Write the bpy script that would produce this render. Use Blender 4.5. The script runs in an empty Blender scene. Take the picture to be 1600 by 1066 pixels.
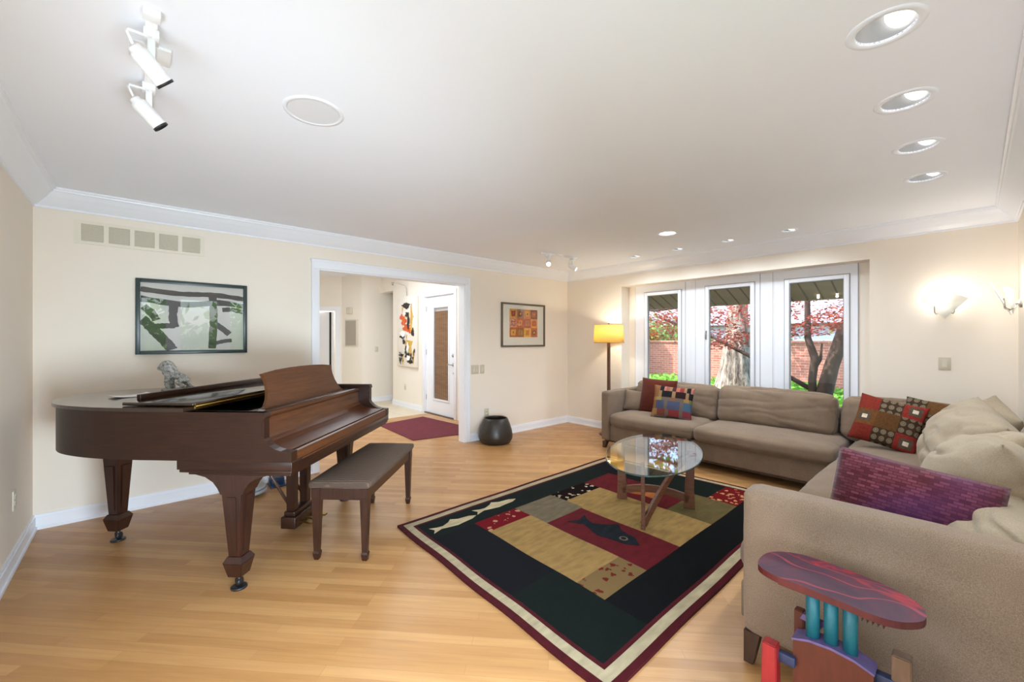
import bpy, bmesh, math, random
from mathutils import Vector, Matrix, Euler, noise
C = bpy.context.scene
COL = C.collection
PI = math.pi

# ---------------------------------------------------------------- camera
CAMH = 1.40
cam_d = bpy.data.cameras.new('camera'); cam = bpy.data.objects.new('camera', cam_d); COL.objects.link(cam)
cam.location = (0, 0, CAMH)
cam.rotation_euler = (PI/2, 0, math.radians(48.005 - 90))
cam_d.sensor_width = 36; cam_d.lens = 14.6154
cam_d.shift_y = -(533 - 530.78) / 1600
cam_d.clip_start = 0.02; cam_d.clip_end = 300
C.camera = cam
# ---------------------------------------------------------------- world, sun, area lights, exposure
W = bpy.data.worlds.new('world'); C.world = W; W.use_nodes = True
nt = W.node_tree; nt.nodes.clear()
wo = nt.nodes.new('ShaderNodeOutputWorld'); bg = nt.nodes.new('ShaderNodeBackground'); sk = nt.nodes.new('ShaderNodeTexSky')
sk.sky_type = 'NISHITA'; sk.sun_disc = False; sk.sun_elevation = math.radians(48); sk.sun_rotation = math.radians(-35)
sk.air_density = 1.0; sk.dust_density = 2.0; sk.ozone_density = 1.0
bg.inputs['Strength'].default_value = 0.75
nt.links.new(sk.outputs[0], bg.inputs[0]); nt.links.new(bg.outputs[0], wo.inputs[0])

def light(name, kind, loc, energy, color=(1, 1, 1), rot=None, **kw):
    d = bpy.data.lights.new(name, kind); d.energy = energy; d.color = color
    for k, v in kw.items(): setattr(d, k, v)
    o = bpy.data.objects.new(name, d); COL.objects.link(o); o.location = loc
    if rot is not None: o.rotation_euler = rot
    return o
sun_dir = Vector((0.60, -0.62, -0.80))
sun = light('sun', 'SUN', (0, 8, 10), 4.6, (1.0, 0.96, 0.90), angle=0.009)
sun.rotation_euler = sun_dir.to_track_quat('-Z', 'Y').to_euler()
# added fill lamp before the solid left wall, out of view beside the camera
light('window_daylight_west', 'AREA', (-0.54, 0.80, 1.05), 42, (0.70, 0.85, 1.0), (math.radians(86), 0, -PI/2), shape='RECTANGLE', size=2.0, size_y=1.6)
light('window_daylight_south', 'AREA', (0.55, -0.235, 0.62), 50, (0.72, 0.86, 1.0), (math.radians(84), 0, 0), shape='RECTANGLE', size=1.05, size_y=0.95, spread=math.radians(112))  # added fill lamp boosting the daylight, before the lower near glazing
light('hall_daylight', 'AREA', (2.5, 6.6, 2.80), 62, (0.82, 0.91, 1.0), (0, 0, 0), shape='RECTANGLE', size=2.0, size_y=2.4)  # added unseen lamp under the closed ceiling, brightens the hall
light('inner_room_light', 'POINT', (3.4, 10.7, 2.4), 30, (0.95, 0.97, 1.0), shadow_soft_size=0.15)
C.view_settings.view_transform = 'Standard'; C.view_settings.look = 'None'
C.view_settings.exposure = 0.42; C.view_settings.gamma = 1.0; C.view_settings.use_curve_mapping = False
C.cycles.use_denoising = True
C.cycles.max_bounces = 10; C.cycles.diffuse_bounces = 6; C.cycles.glossy_bounces = 5; C.cycles.transparent_max_bounces = 24; C.cycles.transmission_bounces = 6
C.cycles.sample_clamp_indirect = 6.0
C.cycles.caustics_reflective = False; C.cycles.caustics_refractive = False

# ---------------------------------------------------------------- room numbers (metres)
YA, XB, XL, YR = 4.629, 5.436, -0.5735, -0.2477      # back wall, window wall, left wall, right wall
ZC, ZT, CW = 2.381, 2.5205, 0.1286                    # crown foot, ceiling, crown reach

# ---------------------------------------------------------------- materials
def srgb(r, g, b):
    f = lambda c: (c/255/12.92) if c/255 <= 0.04045 else ((c/255+0.055)/1.055)**2.4
    return (f(r), f(g), f(b))
class NT:
    def __init__(s, name):
        s.m = bpy.data.materials.new(name); s.m.use_nodes = True; s.t = s.m.node_tree
        s.b = s.t.nodes['Principled BSDF']; s.out = s.t.nodes['Material Output']; s._tc = None
    def n(s, typ, **kw):
        x = s.t.nodes.new(typ)
        for k, v in kw.items():
            if k.startswith('_'): setattr(x, k[1:], v)
            else: x.inputs[k].default_value = v
        return x
    def l(s, a, b): s.t.links.new(a, b)
    def tc(s, scale=(1, 1, 1), rot=(0, 0, 0), loc=(0, 0, 0)):
        if not s._tc: s._tc = s.n('ShaderNodeTexCoord')
        mp = s.n('ShaderNodeMapping'); mp.inputs['Scale'].default_value = scale; mp.inputs['Rotation'].default_value = rot; mp.inputs['Location'].default_value = loc
        s.l(s._tc.outputs['Object'], mp.inputs[0]); return mp.outputs[0]
    def ramp(s, fac, stops, interp='LINEAR'):
        r = s.n('ShaderNodeValToRGB'); r.color_ramp.interpolation = interp
        while len(r.color_ramp.elements) < len(stops): r.color_ramp.elements.new(0.5)
        for e, (p, c) in zip(r.color_ramp.elements, stops):
            e.position = p; e.color = (*c[:3], 1)
        s.l(fac, r.inputs[0]); return r.outputs[0]
    def mix(s, fac, a, b, mode='MIX'):
        x = s.n('ShaderNodeMix', _data_type='RGBA', _blend_type=mode)
        for sock, v in ((x.inputs[0], fac), (x.inputs[6], a), (x.inputs[7], b)):
            if hasattr(v, 'links'): s.l(v, sock)
            elif isinstance(v, (int, float)): sock.default_value = v
            else: sock.default_value = (*v[:3], 1)
        return x.outputs[2]
    def math(s, op, a, b=None):
        x = s.n('ShaderNodeMath', _operation=op)
        for i, v in enumerate((a, b)):
            if v is None: continue
            if hasattr(v, 'links'): s.l(v, x.inputs[i])
            else: x.inputs[i].default_value = v
        return x.outputs[0]
    def bump(s, h, strength=0.2, dist=0.01):
        b = s.n('ShaderNodeBump'); b.inputs['Strength'].default_value = strength; b.inputs['Distance'].default_value = dist
        s.l(h, b.inputs['Height']); s.l(b.outputs[0], s.b.inputs['Normal'])
    def color(s, c):
        if hasattr(c, 'links'): s.l(c, s.b.inputs['Base Color'])
        else: s.b.inputs['Base Color'].default_value = (*c[:3], 1)
    def set(s, **kw):
        for k, v in kw.items(): s.b.inputs[k].default_value = v
def scl(c, k): return tuple(min(1, x*k) for x in c[:3])

def mat(name, c, rough=0.5, metal=0.0, var=0.08, vscale=6.0, bump=0.0, bscale=200.0, stretch=(1, 1, 1), **kw):
    s = NT(name); v = s.tc(stretch)
    nz = s.n('ShaderNodeTexNoise', Scale=vscale, Detail=4.0); s.l(v, nz.inputs[0])
    s.color(s.ramp(nz.outputs[0], [(0.25, scl(c, 1-var)), (0.75, scl(c, 1+var))]))
    s.set(Roughness=rough, Metallic=metal)
    for k, val in kw.items(): s.b.inputs[k.replace('_', ' ')].default_value = val
    if bump:
        n2 = s.n('ShaderNodeTexNoise', Scale=bscale, Detail=2.0); s.l(v, n2.inputs[0]); s.bump(n2.outputs[0], bump, 0.004)
    return s.m
def wood(name, c1, c2, rough=0.3, scale=(2, 2, 30), coat=0.0, spec=0.5):
    s = NT(name); v = s.tc(scale)
    nz = s.n('ShaderNodeTexNoise', Scale=3.0, Detail=6.0, Roughness=0.6, Distortion=0.4); s.l(v, nz.inputs[0])
    s.color(s.ramp(nz.outputs[0], [(0.3, c1), (0.7, c2)])); s.set(Roughness=rough); s.b.inputs['Coat Weight'].default_value = coat
    s.b.inputs['Coat Roughness'].default_value = 0.12; s.b.inputs['Specular IOR Level'].default_value = spec
    return s.m
def fabric(name, c1, c2, scale=340, rough=0.95, bump=0.35, stretch=(1, 1, 1), sheen=0.15):
    s = NT(name); v = s.tc(stretch)
    a = s.n('ShaderNodeTexNoise', Scale=scale, Detail=3.0, Roughness=0.7); s.l(v, a.inputs[0])
    b = s.n('ShaderNodeTexNoise', Scale=5.0, Detail=3.0); s.l(v, b.inputs[0])
    f = s.math('MULTIPLY_ADD', b.outputs[0], 0.35); s.t.nodes[-1].inputs[2].default_value = 0.0
    ad = s.math('ADD', a.outputs[0], f)
    s.color(s.ramp(ad, [(0.45, c1), (0.9, c2)])); s.set(Roughness=rough); s.b.inputs['Sheen Weight'].default_value = sheen
    s.b.inputs['Specular IOR Level'].default_value = 0.15
    s.bump(a.outputs[0], bump, 0.003); return s.m
def emit(name, c, strength):
    s = NT(name); s.color((0.8, 0.8, 0.8)); s.b.inputs['Emission Color'].default_value = (*c, 1); s.b.inputs['Emission Strength'].default_value = strength
    return s.m
def pane_mat(name, tint=(1, 1, 1), ior=1.5, rough=0.0):
    s = NT(name); s.t.nodes.remove(s.b)
    tr = s.n('ShaderNodeBsdfTransparent'); tr.inputs[0].default_value = (*tint, 1)
    gl = s.n('ShaderNodeBsdfGlossy'); gl.inputs['Roughness'].default_value = rough
    fr = s.n('ShaderNodeFresnel'); ge = s.n('ShaderNodeNewGeometry'); mr = s.n('ShaderNodeMapRange'); mr.inputs[3].default_value = ior; mr.inputs[4].default_value = 1/ior; s.l(ge.outputs['Backfacing'], mr.inputs[0]); s.l(mr.outputs[0], fr.inputs[0])
    mx = s.n('ShaderNodeMixShader'); s.l(fr.outputs[0], mx.inputs[0]); s.l(tr.outputs[0], mx.inputs[1]); s.l(gl.outputs[0], mx.inputs[2])
    s.l(mx.outputs[0], s.out.inputs[0]); return s.m

M = {}
M['wall'] = mat('wall_paint', srgb(235, 225, 211), 0.85, var=0.015, vscale=1.5, bump=0.05, bscale=260, Specular_IOR_Level=0.2)
M['hallwall'] = mat('hall_wall_paint', srgb(238, 230, 218), 0.85, var=0.015, vscale=1.5, Specular_IOR_Level=0.2)
M['ceil'] = mat('ceiling_paint', srgb(240, 243, 249), 0.9, var=0.01, vscale=2, bump=0.04, bscale=180, Specular_IOR_Level=0.15)
M['trim'] = mat('white_trim_paint', srgb(236, 238, 243), 0.35, var=0.01, vscale=3, Specular_IOR_Level=0.4)
M['whitemetal'] = mat('white_metal', srgb(240, 240, 240), 0.35, var=0.01)
M['greyplastic'] = mat('beige_plate_plastic', srgb(200, 190, 168), 0.45, var=0.02)
M['ivory'] = mat('ivory_plate_plastic', srgb(212, 204, 187), 0.45, var=0.02)
M['dark'] = mat('dark_recess', srgb(28, 26, 24), 0.8, var=0.1)
M['black'] = mat('black_metal', srgb(30, 30, 32), 0.4, var=0.1)
M['chrome'] = mat('brushed_nickel', srgb(176, 172, 164), 0.28, 1.0, var=0.04)
M['brass'] = mat('aged_brass', srgb(150, 118, 58), 0.32, 1.0, var=0.15)
M['gasket'] = mat('grey_weatherstrip', srgb(150, 150, 152), 0.6, var=0.03)
M['pane'] = pane_mat('window_glass')
M['artpane'] = pane_mat('picture_glass', ior=1.55); M['artpane2'] = pane_mat('print_glass', ior=1.4)
M['tableglass'] = pane_mat('table_glass', (0.93, 0.98, 0.96), ior=2.15)
M['glassedge'] = mat('green_glass_edge', srgb(52, 66, 62), 0.1, var=0.05)
M['piano'] = wood('piano_mahogany', srgb(33, 17, 10), srgb(52, 27, 15), 0.32, (1.5, 1.5, 20), 0.08, 0.35)
M['pianotop'] = wood('piano_lid_mahogany', srgb(36, 24, 16), srgb(52, 34, 22), 0.16, (1.5, 12, 12), 0.6)
M['pianofront'] = wood('piano_key_cover_mahogany', srgb(74, 41, 21), srgb(98, 57, 31), 0.36, (1.5, 22, 22), 0.04, 0.3)
M['pianoleg'] = wood('piano_leg_mahogany', srgb(36, 17, 10), srgb(56, 28, 17), 0.38, (18, 18, 1.5), 0.15)
M['walnut'] = wood('walnut', srgb(82, 48, 32), srgb(112, 70, 46), 0.38, (18, 18, 1.5))
M['walnuth'] = wood('walnut_rail', srgb(82, 48, 32), srgb(112, 70, 46), 0.38, (3, 3, 20))
M['legwood'] = wood('dark_leg_wood', srgb(56, 38, 28), srgb(78, 54, 40), 0.4, (20, 20, 2))
M['iron'] = mat('cast_plate', srgb(40, 34, 24), 0.5, 0.4, var=0.2)
M['bench'] = None
M['taupe'] = fabric('taupe_linen', srgb(100, 83, 67), srgb(143, 122, 102))
M['taupe2'] = fabric('taupe_arm_linen', srgb(116, 97, 79), srgb(163, 141, 119))
M['cream'] = fabric('cream_linen', srgb(140, 124, 102), srgb(180, 164, 140))
M['rust'] = fabric('rust_corduroy', srgb(66, 24, 14), srgb(100, 42, 25), 60, stretch=(1, 1, 9))

def floor_mat():
    s = NT('maple_strip_floor'); v = s.tc((1, 1, 1), (0, 0, math.radians(47)))
    br = s.n('ShaderNodeTexBrick', Scale=1.0); br.inputs['Mortar Size'].default_value = 0.0011; br.inputs['Mortar Smooth'].default_value = 0.4
    br.inputs['Brick Width'].default_value = 0.95; br.inputs['Row Height'].default_value = 0.057; br.inputs['Bias'].default_value = 0.0
    br.inputs['Color1'].default_value = (0, 0, 0, 1); br.inputs['Color2'].default_value = (1, 1, 1, 1); br.inputs['Mortar'].default_value = (0.5, 0.5, 0.5, 1)
    br.offset = 0.37; br.offset_frequency = 3
    s.l(v, br.inputs[0])
    tone = s.ramp(br.outputs['Color'], [(0.0, srgb(172, 126, 77)), (0.5, srgb(182, 136, 86)), (1.0, srgb(193, 148, 96))])
    mp2 = s.n('ShaderNodeMapping'); mp2.inputs['Scale'].default_value = (1.4, 22, 1); s.l(v, mp2.inputs[0]); v2 = mp2.outputs[0]
    g = s.n('ShaderNodeTexNoise', Scale=2.0, Detail=6.0, Distortion=0.6); s.l(v2, g.inputs[0])
    gr = s.ramp(g.outputs[0], [(0.3, (0.90, 0.87, 0.84)), (0.7, (1.05, 1.04, 1.03))])
    c = s.mix(1.0, tone, gr, 'MULTIPLY')
    c = s.mix(s.math('MULTIPLY', br.outputs['Fac'], 0.35), c, srgb(120, 84, 50))
    s.color(c); s.set(Roughness=0.33); s.b.inputs['Specular IOR Level'].default_value = 0.38
    r = s.n('ShaderNodeTexNoise', Scale=7.0); s.l(s.tc(), r.inputs[0])
    s.l(s.ramp(r.outputs[0], [(0.3, (0.28,)*3), (0.7, (0.40,)*3)]), s.b.inputs['Roughness'])
    return s.m
M['floor'] = floor_mat()
def tile_mat():
    s = NT('hall_tile'); v = s.tc((1, 1, 1))
    br = s.n('ShaderNodeTexBrick', Scale=1.0); br.inputs['Mortar Size'].default_value = 0.004; br.inputs['Brick Width'].default_value = 0.33; br.inputs['Row Height'].default_value = 0.33; br.offset = 0
    br.inputs['Color1'].default_value = (*srgb(214, 200, 176), 1); br.inputs['Color2'].default_value = (*srgb(222, 209, 186), 1); br.inputs['Mortar'].default_value = (*srgb(190, 176, 152), 1)
    s.l(v, br.inputs[0]); s.color(br.outputs[0]); s.set(Roughness=0.4); return s.m
M['tile'] = tile_mat()
def brick_mat():
    s = NT('garden_brick'); sp = s.n('ShaderNodeSeparateXYZ'); s.l(s.tc(), sp.inputs[0]); cb = s.n('ShaderNodeCombineXYZ'); s.l(sp.outputs[1], cb.inputs[0]); s.l(sp.outputs[2], cb.inputs[1]); v = cb.outputs[0]
    br = s.n('ShaderNodeTexBrick', Scale=1.0); br.inputs['Mortar Size'].default_value = 0.008; br.inputs['Brick Width'].default_value = 0.22; br.inputs['Row Height'].default_value = 0.075
    br.inputs['Color1'].default_value = (*srgb(168, 98, 82), 1); br.inputs['Color2'].default_value = (*srgb(188, 122, 104), 1); br.inputs['Mortar'].default_value = (*srgb(190, 160, 146), 1)
    s.l(v, br.inputs[0]); s.color(br.outputs[0]); s.set(Roughness=0.9); return s.m
M['brick'] = brick_mat()
M['soffit'] = mat('soffit_board', srgb(196, 176, 146), 0.8, var=0.08, vscale=4)
M['batten'] = mat('soffit_batten', srgb(150, 130, 104), 0.8, var=0.08)
M['ground'] = mat('soil', srgb(70, 74, 40), 0.95, var=0.2)
M['grass'] = mat('lawn', srgb(92, 132, 52), 0.95, var=0.25, vscale=30)
def bark_mat():
    s = NT('pale_bark'); v = s.tc((1, 1, 0.16)); n = s.n('ShaderNodeTexNoise', Scale=9.0, Detail=5.0, Roughness=0.65); s.l(v, n.inputs[0])
    s.color(s.ramp(n.outputs[0], [(0.36, srgb(70, 60, 54)), (0.46, srgb(128, 116, 104)), (0.56, srgb(172, 160, 146)), (0.7, srgb(196, 186, 172))])); s.set(Roughness=0.95); s.bump(n.outputs[0], 1.0, 0.08); return s.m
M['bark'] = bark_mat()
M['bark2'] = mat('dark_maple_bark', srgb(84, 70, 62), 0.95, var=0.3, vscale=12, bump=0.6, bscale=24, stretch=(1, 1, 0.3))
def leaf(name, c1, c2, scale=3.0, trans=0.35):
    s = NT(name); v = s.tc(); n = s.n('ShaderNodeTexNoise', Scale=scale, Detail=5.0, Roughness=0.8); s.l(v, n.inputs[0])
    col = s.ramp(n.outputs[0], [(0.35, c1), (0.65, c2)]); s.color(col); s.set(Roughness=0.6)
    tl = s.n('ShaderNodeBsdfTranslucent'); s.l(col, tl.inputs[0]); mx = s.n('ShaderNodeMixShader'); mx.inputs[0].default_value = trans
    s.l(s.b.outputs[0], mx.inputs[1]); s.l(tl.outputs[0], mx.inputs[2]); s.l(mx.outputs[0], s.out.inputs[0]); return s.m
M['redleaf'] = leaf('red_maple_leaf', srgb(128, 48, 38), srgb(206, 112, 88), 14)
M['ivy'] = leaf('ivy_leaf', srgb(78, 146, 38), srgb(158, 214, 84), 9)
M['green'] = leaf('hedge_leaf', srgb(74, 124, 44), srgb(150, 190, 92), 4)
M['siding'] = mat('pale_siding', srgb(196, 206, 222), 0.8, var=0.04)
M['roof'] = mat('grey_shingle', srgb(150, 152, 160), 0.9, var=0.12, vscale=20)
M['ember'] = emit('downlight_glow', (1.0, 0.98, 0.95), 3.5)
M['emberlow'] = emit('dim_downlight_glow', (1.0, 0.98, 0.95), 1.3)
M['reflector'] = mat('downlight_reflector', srgb(150, 150, 150), 0.45, var=0.02)

# ---------------------------------------------------------------- mesh helpers
class MB:
    def __init__(s): s.bm = bmesh.new()
    def _add(s, fn, mi=0, smooth=False, mtx=None):
        nv = len(s.bm.verts); nf = len(s.bm.faces)
        fn(s.bm)
        s.bm.verts.ensure_lookup_table(); s.bm.faces.ensure_lookup_table()
        vs = s.bm.verts[nv:]
        if mtx is not None: bmesh.ops.transform(s.bm, matrix=mtx, verts=vs)
        for f in s.bm.faces[nf:]: f.material_index = mi; f.smooth = smooth
        return vs
    def box(s, lo, hi, mi=0, bevel=0.0, mtx=None, seg=2):
        lo = Vector(lo); hi = Vector(hi); b = bmesh.new(); bmesh.ops.create_cube(b, size=1)
        c = (lo+hi)/2; d = hi-lo
        for v in b.verts: v.co = Vector((v.co.x*d.x, v.co.y*d.y, v.co.z*d.z)) + c
        if bevel > 0: bmesh.ops.bevel(b, geom=b.edges[:], offset=bevel, segments=seg, affect='EDGES', profile=0.5)
        return s.merge(b, mi, bevel > 0, mtx)
    def merge(s, b, mi=0, smooth=False, mtx=None):
        if mtx is not None: bmesh.ops.transform(b, matrix=mtx, verts=b.verts[:])
        mp = {}
        for v in b.verts: mp[v] = s.bm.verts.new(v.co)
        for f in b.faces:
            try: g = s.bm.faces.new([mp[v] for v in f.verts]); g.material_index = mi; g.smooth = smooth
            except ValueError: pass
        vs = list(mp.values()); b.free(); return vs
    def raw(s, verts, faces, mi=0, smooth=False, mtx=None):
        vs = [s.bm.verts.new(Vector(v) if mtx is None else mtx @ Vector(v)) for v in verts]
        for f in faces:
            try: g = s.bm.faces.new([vs[i] for i in f]); g.material_index = mi; g.smooth = smooth
            except ValueError: pass
        return vs
    def prism(s, poly, fn, lo, hi, mi=0, smooth=False, mtx=None):
        # poly: 2-D outline; fn(u, v, w) -> 3-D; extruded along w
        n = len(poly); vs = [fn(u, v, lo) for u, v in poly] + [fn(u, v, hi) for u, v in poly]
        fs = [tuple(range(n-1, -1, -1)), tuple(range(n, 2*n))] + [(i, (i+1) % n, n+(i+1) % n, n+i) for i in range(n)]
        b = bmesh.new(); bv = [b.verts.new(v) for v in vs]
        for k, f in enumerate(fs):
            try: b.faces.new([bv[i] for i in f])
            except ValueError: pass
        bmesh.ops.recalc_face_normals(b, faces=b.faces[:])
        return s.merge(b, mi, smooth, mtx)
    def lathe(s, prof, seg=32, mi=0, smooth=True, mtx=None, cap=True):
        vs = []; fs = []; n = len(prof)
        for i in range(seg):
            a = 2*PI*i/seg
            for r, z in prof: vs.append((r*math.cos(a), r*math.sin(a), z))
        for i in range(seg):
            j = (i+1) % seg
            for k in range(n-1): fs.append((i*n+k, j*n+k, j*n+k+1, i*n+k+1))
        if cap:
            if prof[0][0] > 1e-6: fs.append(tuple(i*n for i in range(seg-1, -1, -1)))
            if prof[-1][0] > 1e-6: fs.append(tuple(i*n+n-1 for i in range(seg)))
        b = bmesh.new(); bv = [b.verts.new(v) for v in vs]
        for f in fs:
            try: b.faces.new([bv[i] for i in f])
            except ValueError: pass
        bmesh.ops.remove_doubles(b, verts=b.verts[:], dist=1e-6)
        return s.merge(b, mi, smooth, mtx)
    def tube(s, pts, rad, seg=10, mi=0, mtx=None, smooth=True):
        pts = [Vector(p) for p in pts]; n = len(pts)
        if not isinstance(rad, (list, tuple)): rad = [rad]*n
        vs = []; fs = []; up = Vector((0, 0, 1))
        prev = None
        for i, p in enumerate(pts):
            t = (pts[min(i+1, n-1)] - pts[max(i-1, 0)]).normalized()
            if prev is None:
                a = t.cross(up)
                if a.length < 1e-3: a = t.cross(Vector((1, 0, 0)))
                a.normalize()
            else:
                a = (prev - t*prev.dot(t)).normalized()
            prev = a; b = t.cross(a)
            for k in range(seg):
                an = 2*PI*k/seg; vs.append(p + (a*math.cos(an) + b*math.sin(an))*rad[i])
        for i in range(n-1):
            for k in range(seg):
                l = (k+1) % seg; fs.append((i*seg+k, i*seg+l, (i+1)*seg+l, (i+1)*seg+k))
        fs.append(tuple(range(seg-1, -1, -1))); fs.append(tuple((n-1)*seg+k for k in range(seg)))
        return s.raw(vs, fs, mi, smooth, mtx)
    def ball(s, c, r, mi=0, seg=16, mtx=None):
        b = bmesh.new(); bmesh.ops.create_uvsphere(b, u_segments=seg, v_segments=max(6, seg//2), radius=1)
        rr = r if isinstance(r, (list, tuple)) else (r, r, r)
        for v in b.verts: v.co = Vector((v.co.x*rr[0], v.co.y*rr[1], v.co.z*rr[2])) + Vector(c)
        return s.merge(b, mi, True, mtx)
    def taper(s, z0, z1, h0, h1, c=(0, 0), mi=0, mtx=None, bevel=0.0):
        # square frustum; half widths h0 at z0, h1 at z1
        b = bmesh.new(); x, y = c
        h0 = h0 if isinstance(h0, tuple) else (h0, h0); h1 = h1 if isinstance(h1, tuple) else (h1, h1)
        q = [b.verts.new((x+sx*h[0], y+sy*h[1], z)) for z, h in ((z0, h0), (z1, h1)) for sx, sy in ((-1, -1), (1, -1), (1, 1), (-1, 1))]
        for f in ((3, 2, 1, 0), (4, 5, 6, 7), (0, 1, 5, 4), (1, 2, 6, 5), (2, 3, 7, 6), (3, 0, 4, 7)): b.faces.new([q[i] for i in f])
        if bevel: bmesh.ops.bevel(b, geom=b.edges[:], offset=bevel, segments=2, affect='EDGES')
        return s.merge(b, mi, False, mtx)
    def build(s, name, mats, parent=None, loc=(0, 0, 0), rotz=0.0, rot=None):
        me = bpy.data.meshes.new(name); s.bm.normal_update(); s.bm.to_mesh(me); s.bm.free()
        for m in (mats if isinstance(mats, (list, tuple)) else [mats]): me.materials.append(M[m] if isinstance(m, str) else m)
        o = bpy.data.objects.new(name, me); COL.objects.link(o)
        o.location = loc; o.rotation_euler = rot if rot is not None else (0, 0, rotz)
        if parent: o.parent = parent
        return o
def tag(o, label=None, cat=None, group=None, kind=None):
    if label: o['label'] = label
    if cat: o['category'] = cat
    if group: o['group'] = group
    if kind: o['kind'] = kind
    return o
def thing(name, loc, label, cat, rotz=0.0, group=None, rot=None):
    o = bpy.data.objects.new(name, None); COL.objects.link(o); o.empty_display_size = 0.1
    o.location = loc; o.rotation_euler = rot if rot is not None else (0, 0, rotz)
    return tag(o, label, cat, group)
def struct(o): o['kind'] = 'structure'; return o
def copy_tree(o, parent=None):
    c = o.copy(); COL.objects.link(c)
    if parent: c.parent = parent
    for ch in list(o.children): copy_tree(ch, c)
    return c
def smooth_curve(pts, n=8, closed=False):
    P = [Vector((p[0], p[1], p[2] if len(p) > 2 else 0)) for p in pts]; out = []; m = len(P)
    for i in range(m if closed else m-1):
        if closed: p0, p1, p2, p3 = P[i-1], P[i], P[(i+1) % m], P[(i+2) % m]
        else: p0, p1, p2, p3 = P[max(i-1, 0)], P[i], P[i+1], P[min(i+2, m-1)]
        for k in range(n):
            t = k/n
            out.append(0.5*((2*p1) + (p2-p0)*t + (2*p0-5*p1+4*p2-p3)*t*t + (3*p1-p0-3*p2+p3)*t**3))
    if not closed: out.append(P[-1])
    return out

def cushion_bm(sx, sy, sz, r=0.06, bulge=(0.02, 0.02, 0.03), n=22, wr=0.006, ws=6.0, seed=0, sag=0.0, pinch=0.0):
    """rounded, puffed box cushion with soft wrinkles, centred on origin"""
    b = bmesh.new(); bmesh.ops.create_cube(b, size=2); bmesh.ops.subdivide_edges(b, edges=b.edges[:], cuts=n, use_grid_fill=True)
    h = Vector((sx/2, sy/2, sz/2)); off = Vector((seed*7.3, seed*3.1, seed*1.7))
    for v in b.verts:
        p = v.co.copy(); q = Vector((p.x*h.x, p.y*h.y, p.z*h.z)); k = Vector([max(-(h[i]-r), min(h[i]-r, q[i])) for i in range(3)])
        d = q-k
        if d.length > 1e-9: q = k + d.normalized()*min(r, max(abs(d.x), abs(d.y), abs(d.z)))
        u = [1-min(1, abs(p[i]))**2.2 for i in range(3)]
        q.x += bulge[0]*math.copysign(1, p.x)*u[1]*u[2]*abs(p.x)**3; q.y += bulge[1]*math.copysign(1, p.y)*u[0]*u[2]*abs(p.y)**3
        q.z += bulge[2]*math.copysign(1, p.z)*u[0]*u[1]*abs(p.z)**3
        if pinch: 
            cz = abs(p.x*p.y); q.z *= 1 - pinch*cz**3
        if sag and p.z > 0: q.z -= sag*(1-abs(p.x)**2)*(0.5+0.5*math.cos(p.y*PI*0.9))
        if wr:
            w = noise.noise(Vector((q.x*ws, q.y*ws*2.2, q.z*ws)) + off)*0.6 + noise.noise(Vector((q.x*ws*3, q.y*ws*3, q.z*ws*3)) + off)*0.4
            w2 = abs(noise.noise(Vector((q.x*ws*1.3, q.y*ws*0.5, q.z*ws*2.4)) + off*1.7))
            dirn = Vector((p.x**3, p.y**3, p.z**3)); dirn.normalize(); q += dirn*(w*wr - max(0, 0.10-w2)*wr*9)
        v.co = q
    return b
def pillow_bm(w, h, t, n=26, conc=0.035, wr=0.004, seed=0, fold=0.0):
    """knife-edge throw pillow in the local XZ plane, face normal along Y; returns bmesh"""
    b = bmesh.new(); off = Vector((seed*5.1, seed*2.3, 0)); grid = {}
    for sgn in (1, -1):
        for i in range(n+1):
            for j in range(n+1):
                u = -1+2*i/n; v = -1+2*j/n; edge = i in (0, n) or j in (0, n)
                if sgn == -1 and edge: grid[(sgn, i, j)] = grid[(1, i, j)]; continue
                x = u*w/2*(1-conc*2*(1-v*v)*abs(u)**4); z = v*h/2*(1-conc*2*(1-u*u)*abs(v)**4)
                th = t/2*((1-abs(u)**2.4)**0.55)*((1-abs(v)**2.4)**0.55)
                nz = (noise.noise(Vector((x*9, z*9, sgn*3)) + off)*wr + fold*(noise.noise(Vector((x*4+z*2.5, z*11-x*3, sgn)) + off) - 1.6*max(0, 0.16-abs(noise.noise(Vector((x*3.1+z*3, z*6-x*2, sgn*2)) + off*1.3)))/0.16))*(1-abs(u)**6)*(1-abs(v)**6)
                wob = 0 if not edge else noise.noise(Vector((x*14, z*14, 0)) + off)*0.006
                grid[(sgn, i, j)] = b.verts.new((x, sgn*(th+nz)+wob, z))
        for i in range(n):
            for j in range(n):
                q = [grid[(sgn, i, j)], grid[(sgn, i+1, j)], grid[(sgn, i+1, j+1)], grid[(sgn, i, j+1)]]
                if sgn == 1: q.reverse()
                b.faces.new(q)
    return b

# ================================================================ SETTING
HY = 9.055; DX = 4.12; HZ = 2.84     # hall: far wall, entry-door wall, ceiling
f = MB(); f.box((-0.75, -0.45, -0.12), (5.75, 6.95, 0)); struct(f.build('floor', 'floor'))
f = MB(); f.box((1.0, 6.95, -0.12), (6.4, 11.4, 0.0)); struct(f.build('floor_hall', 'tile'))

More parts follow.
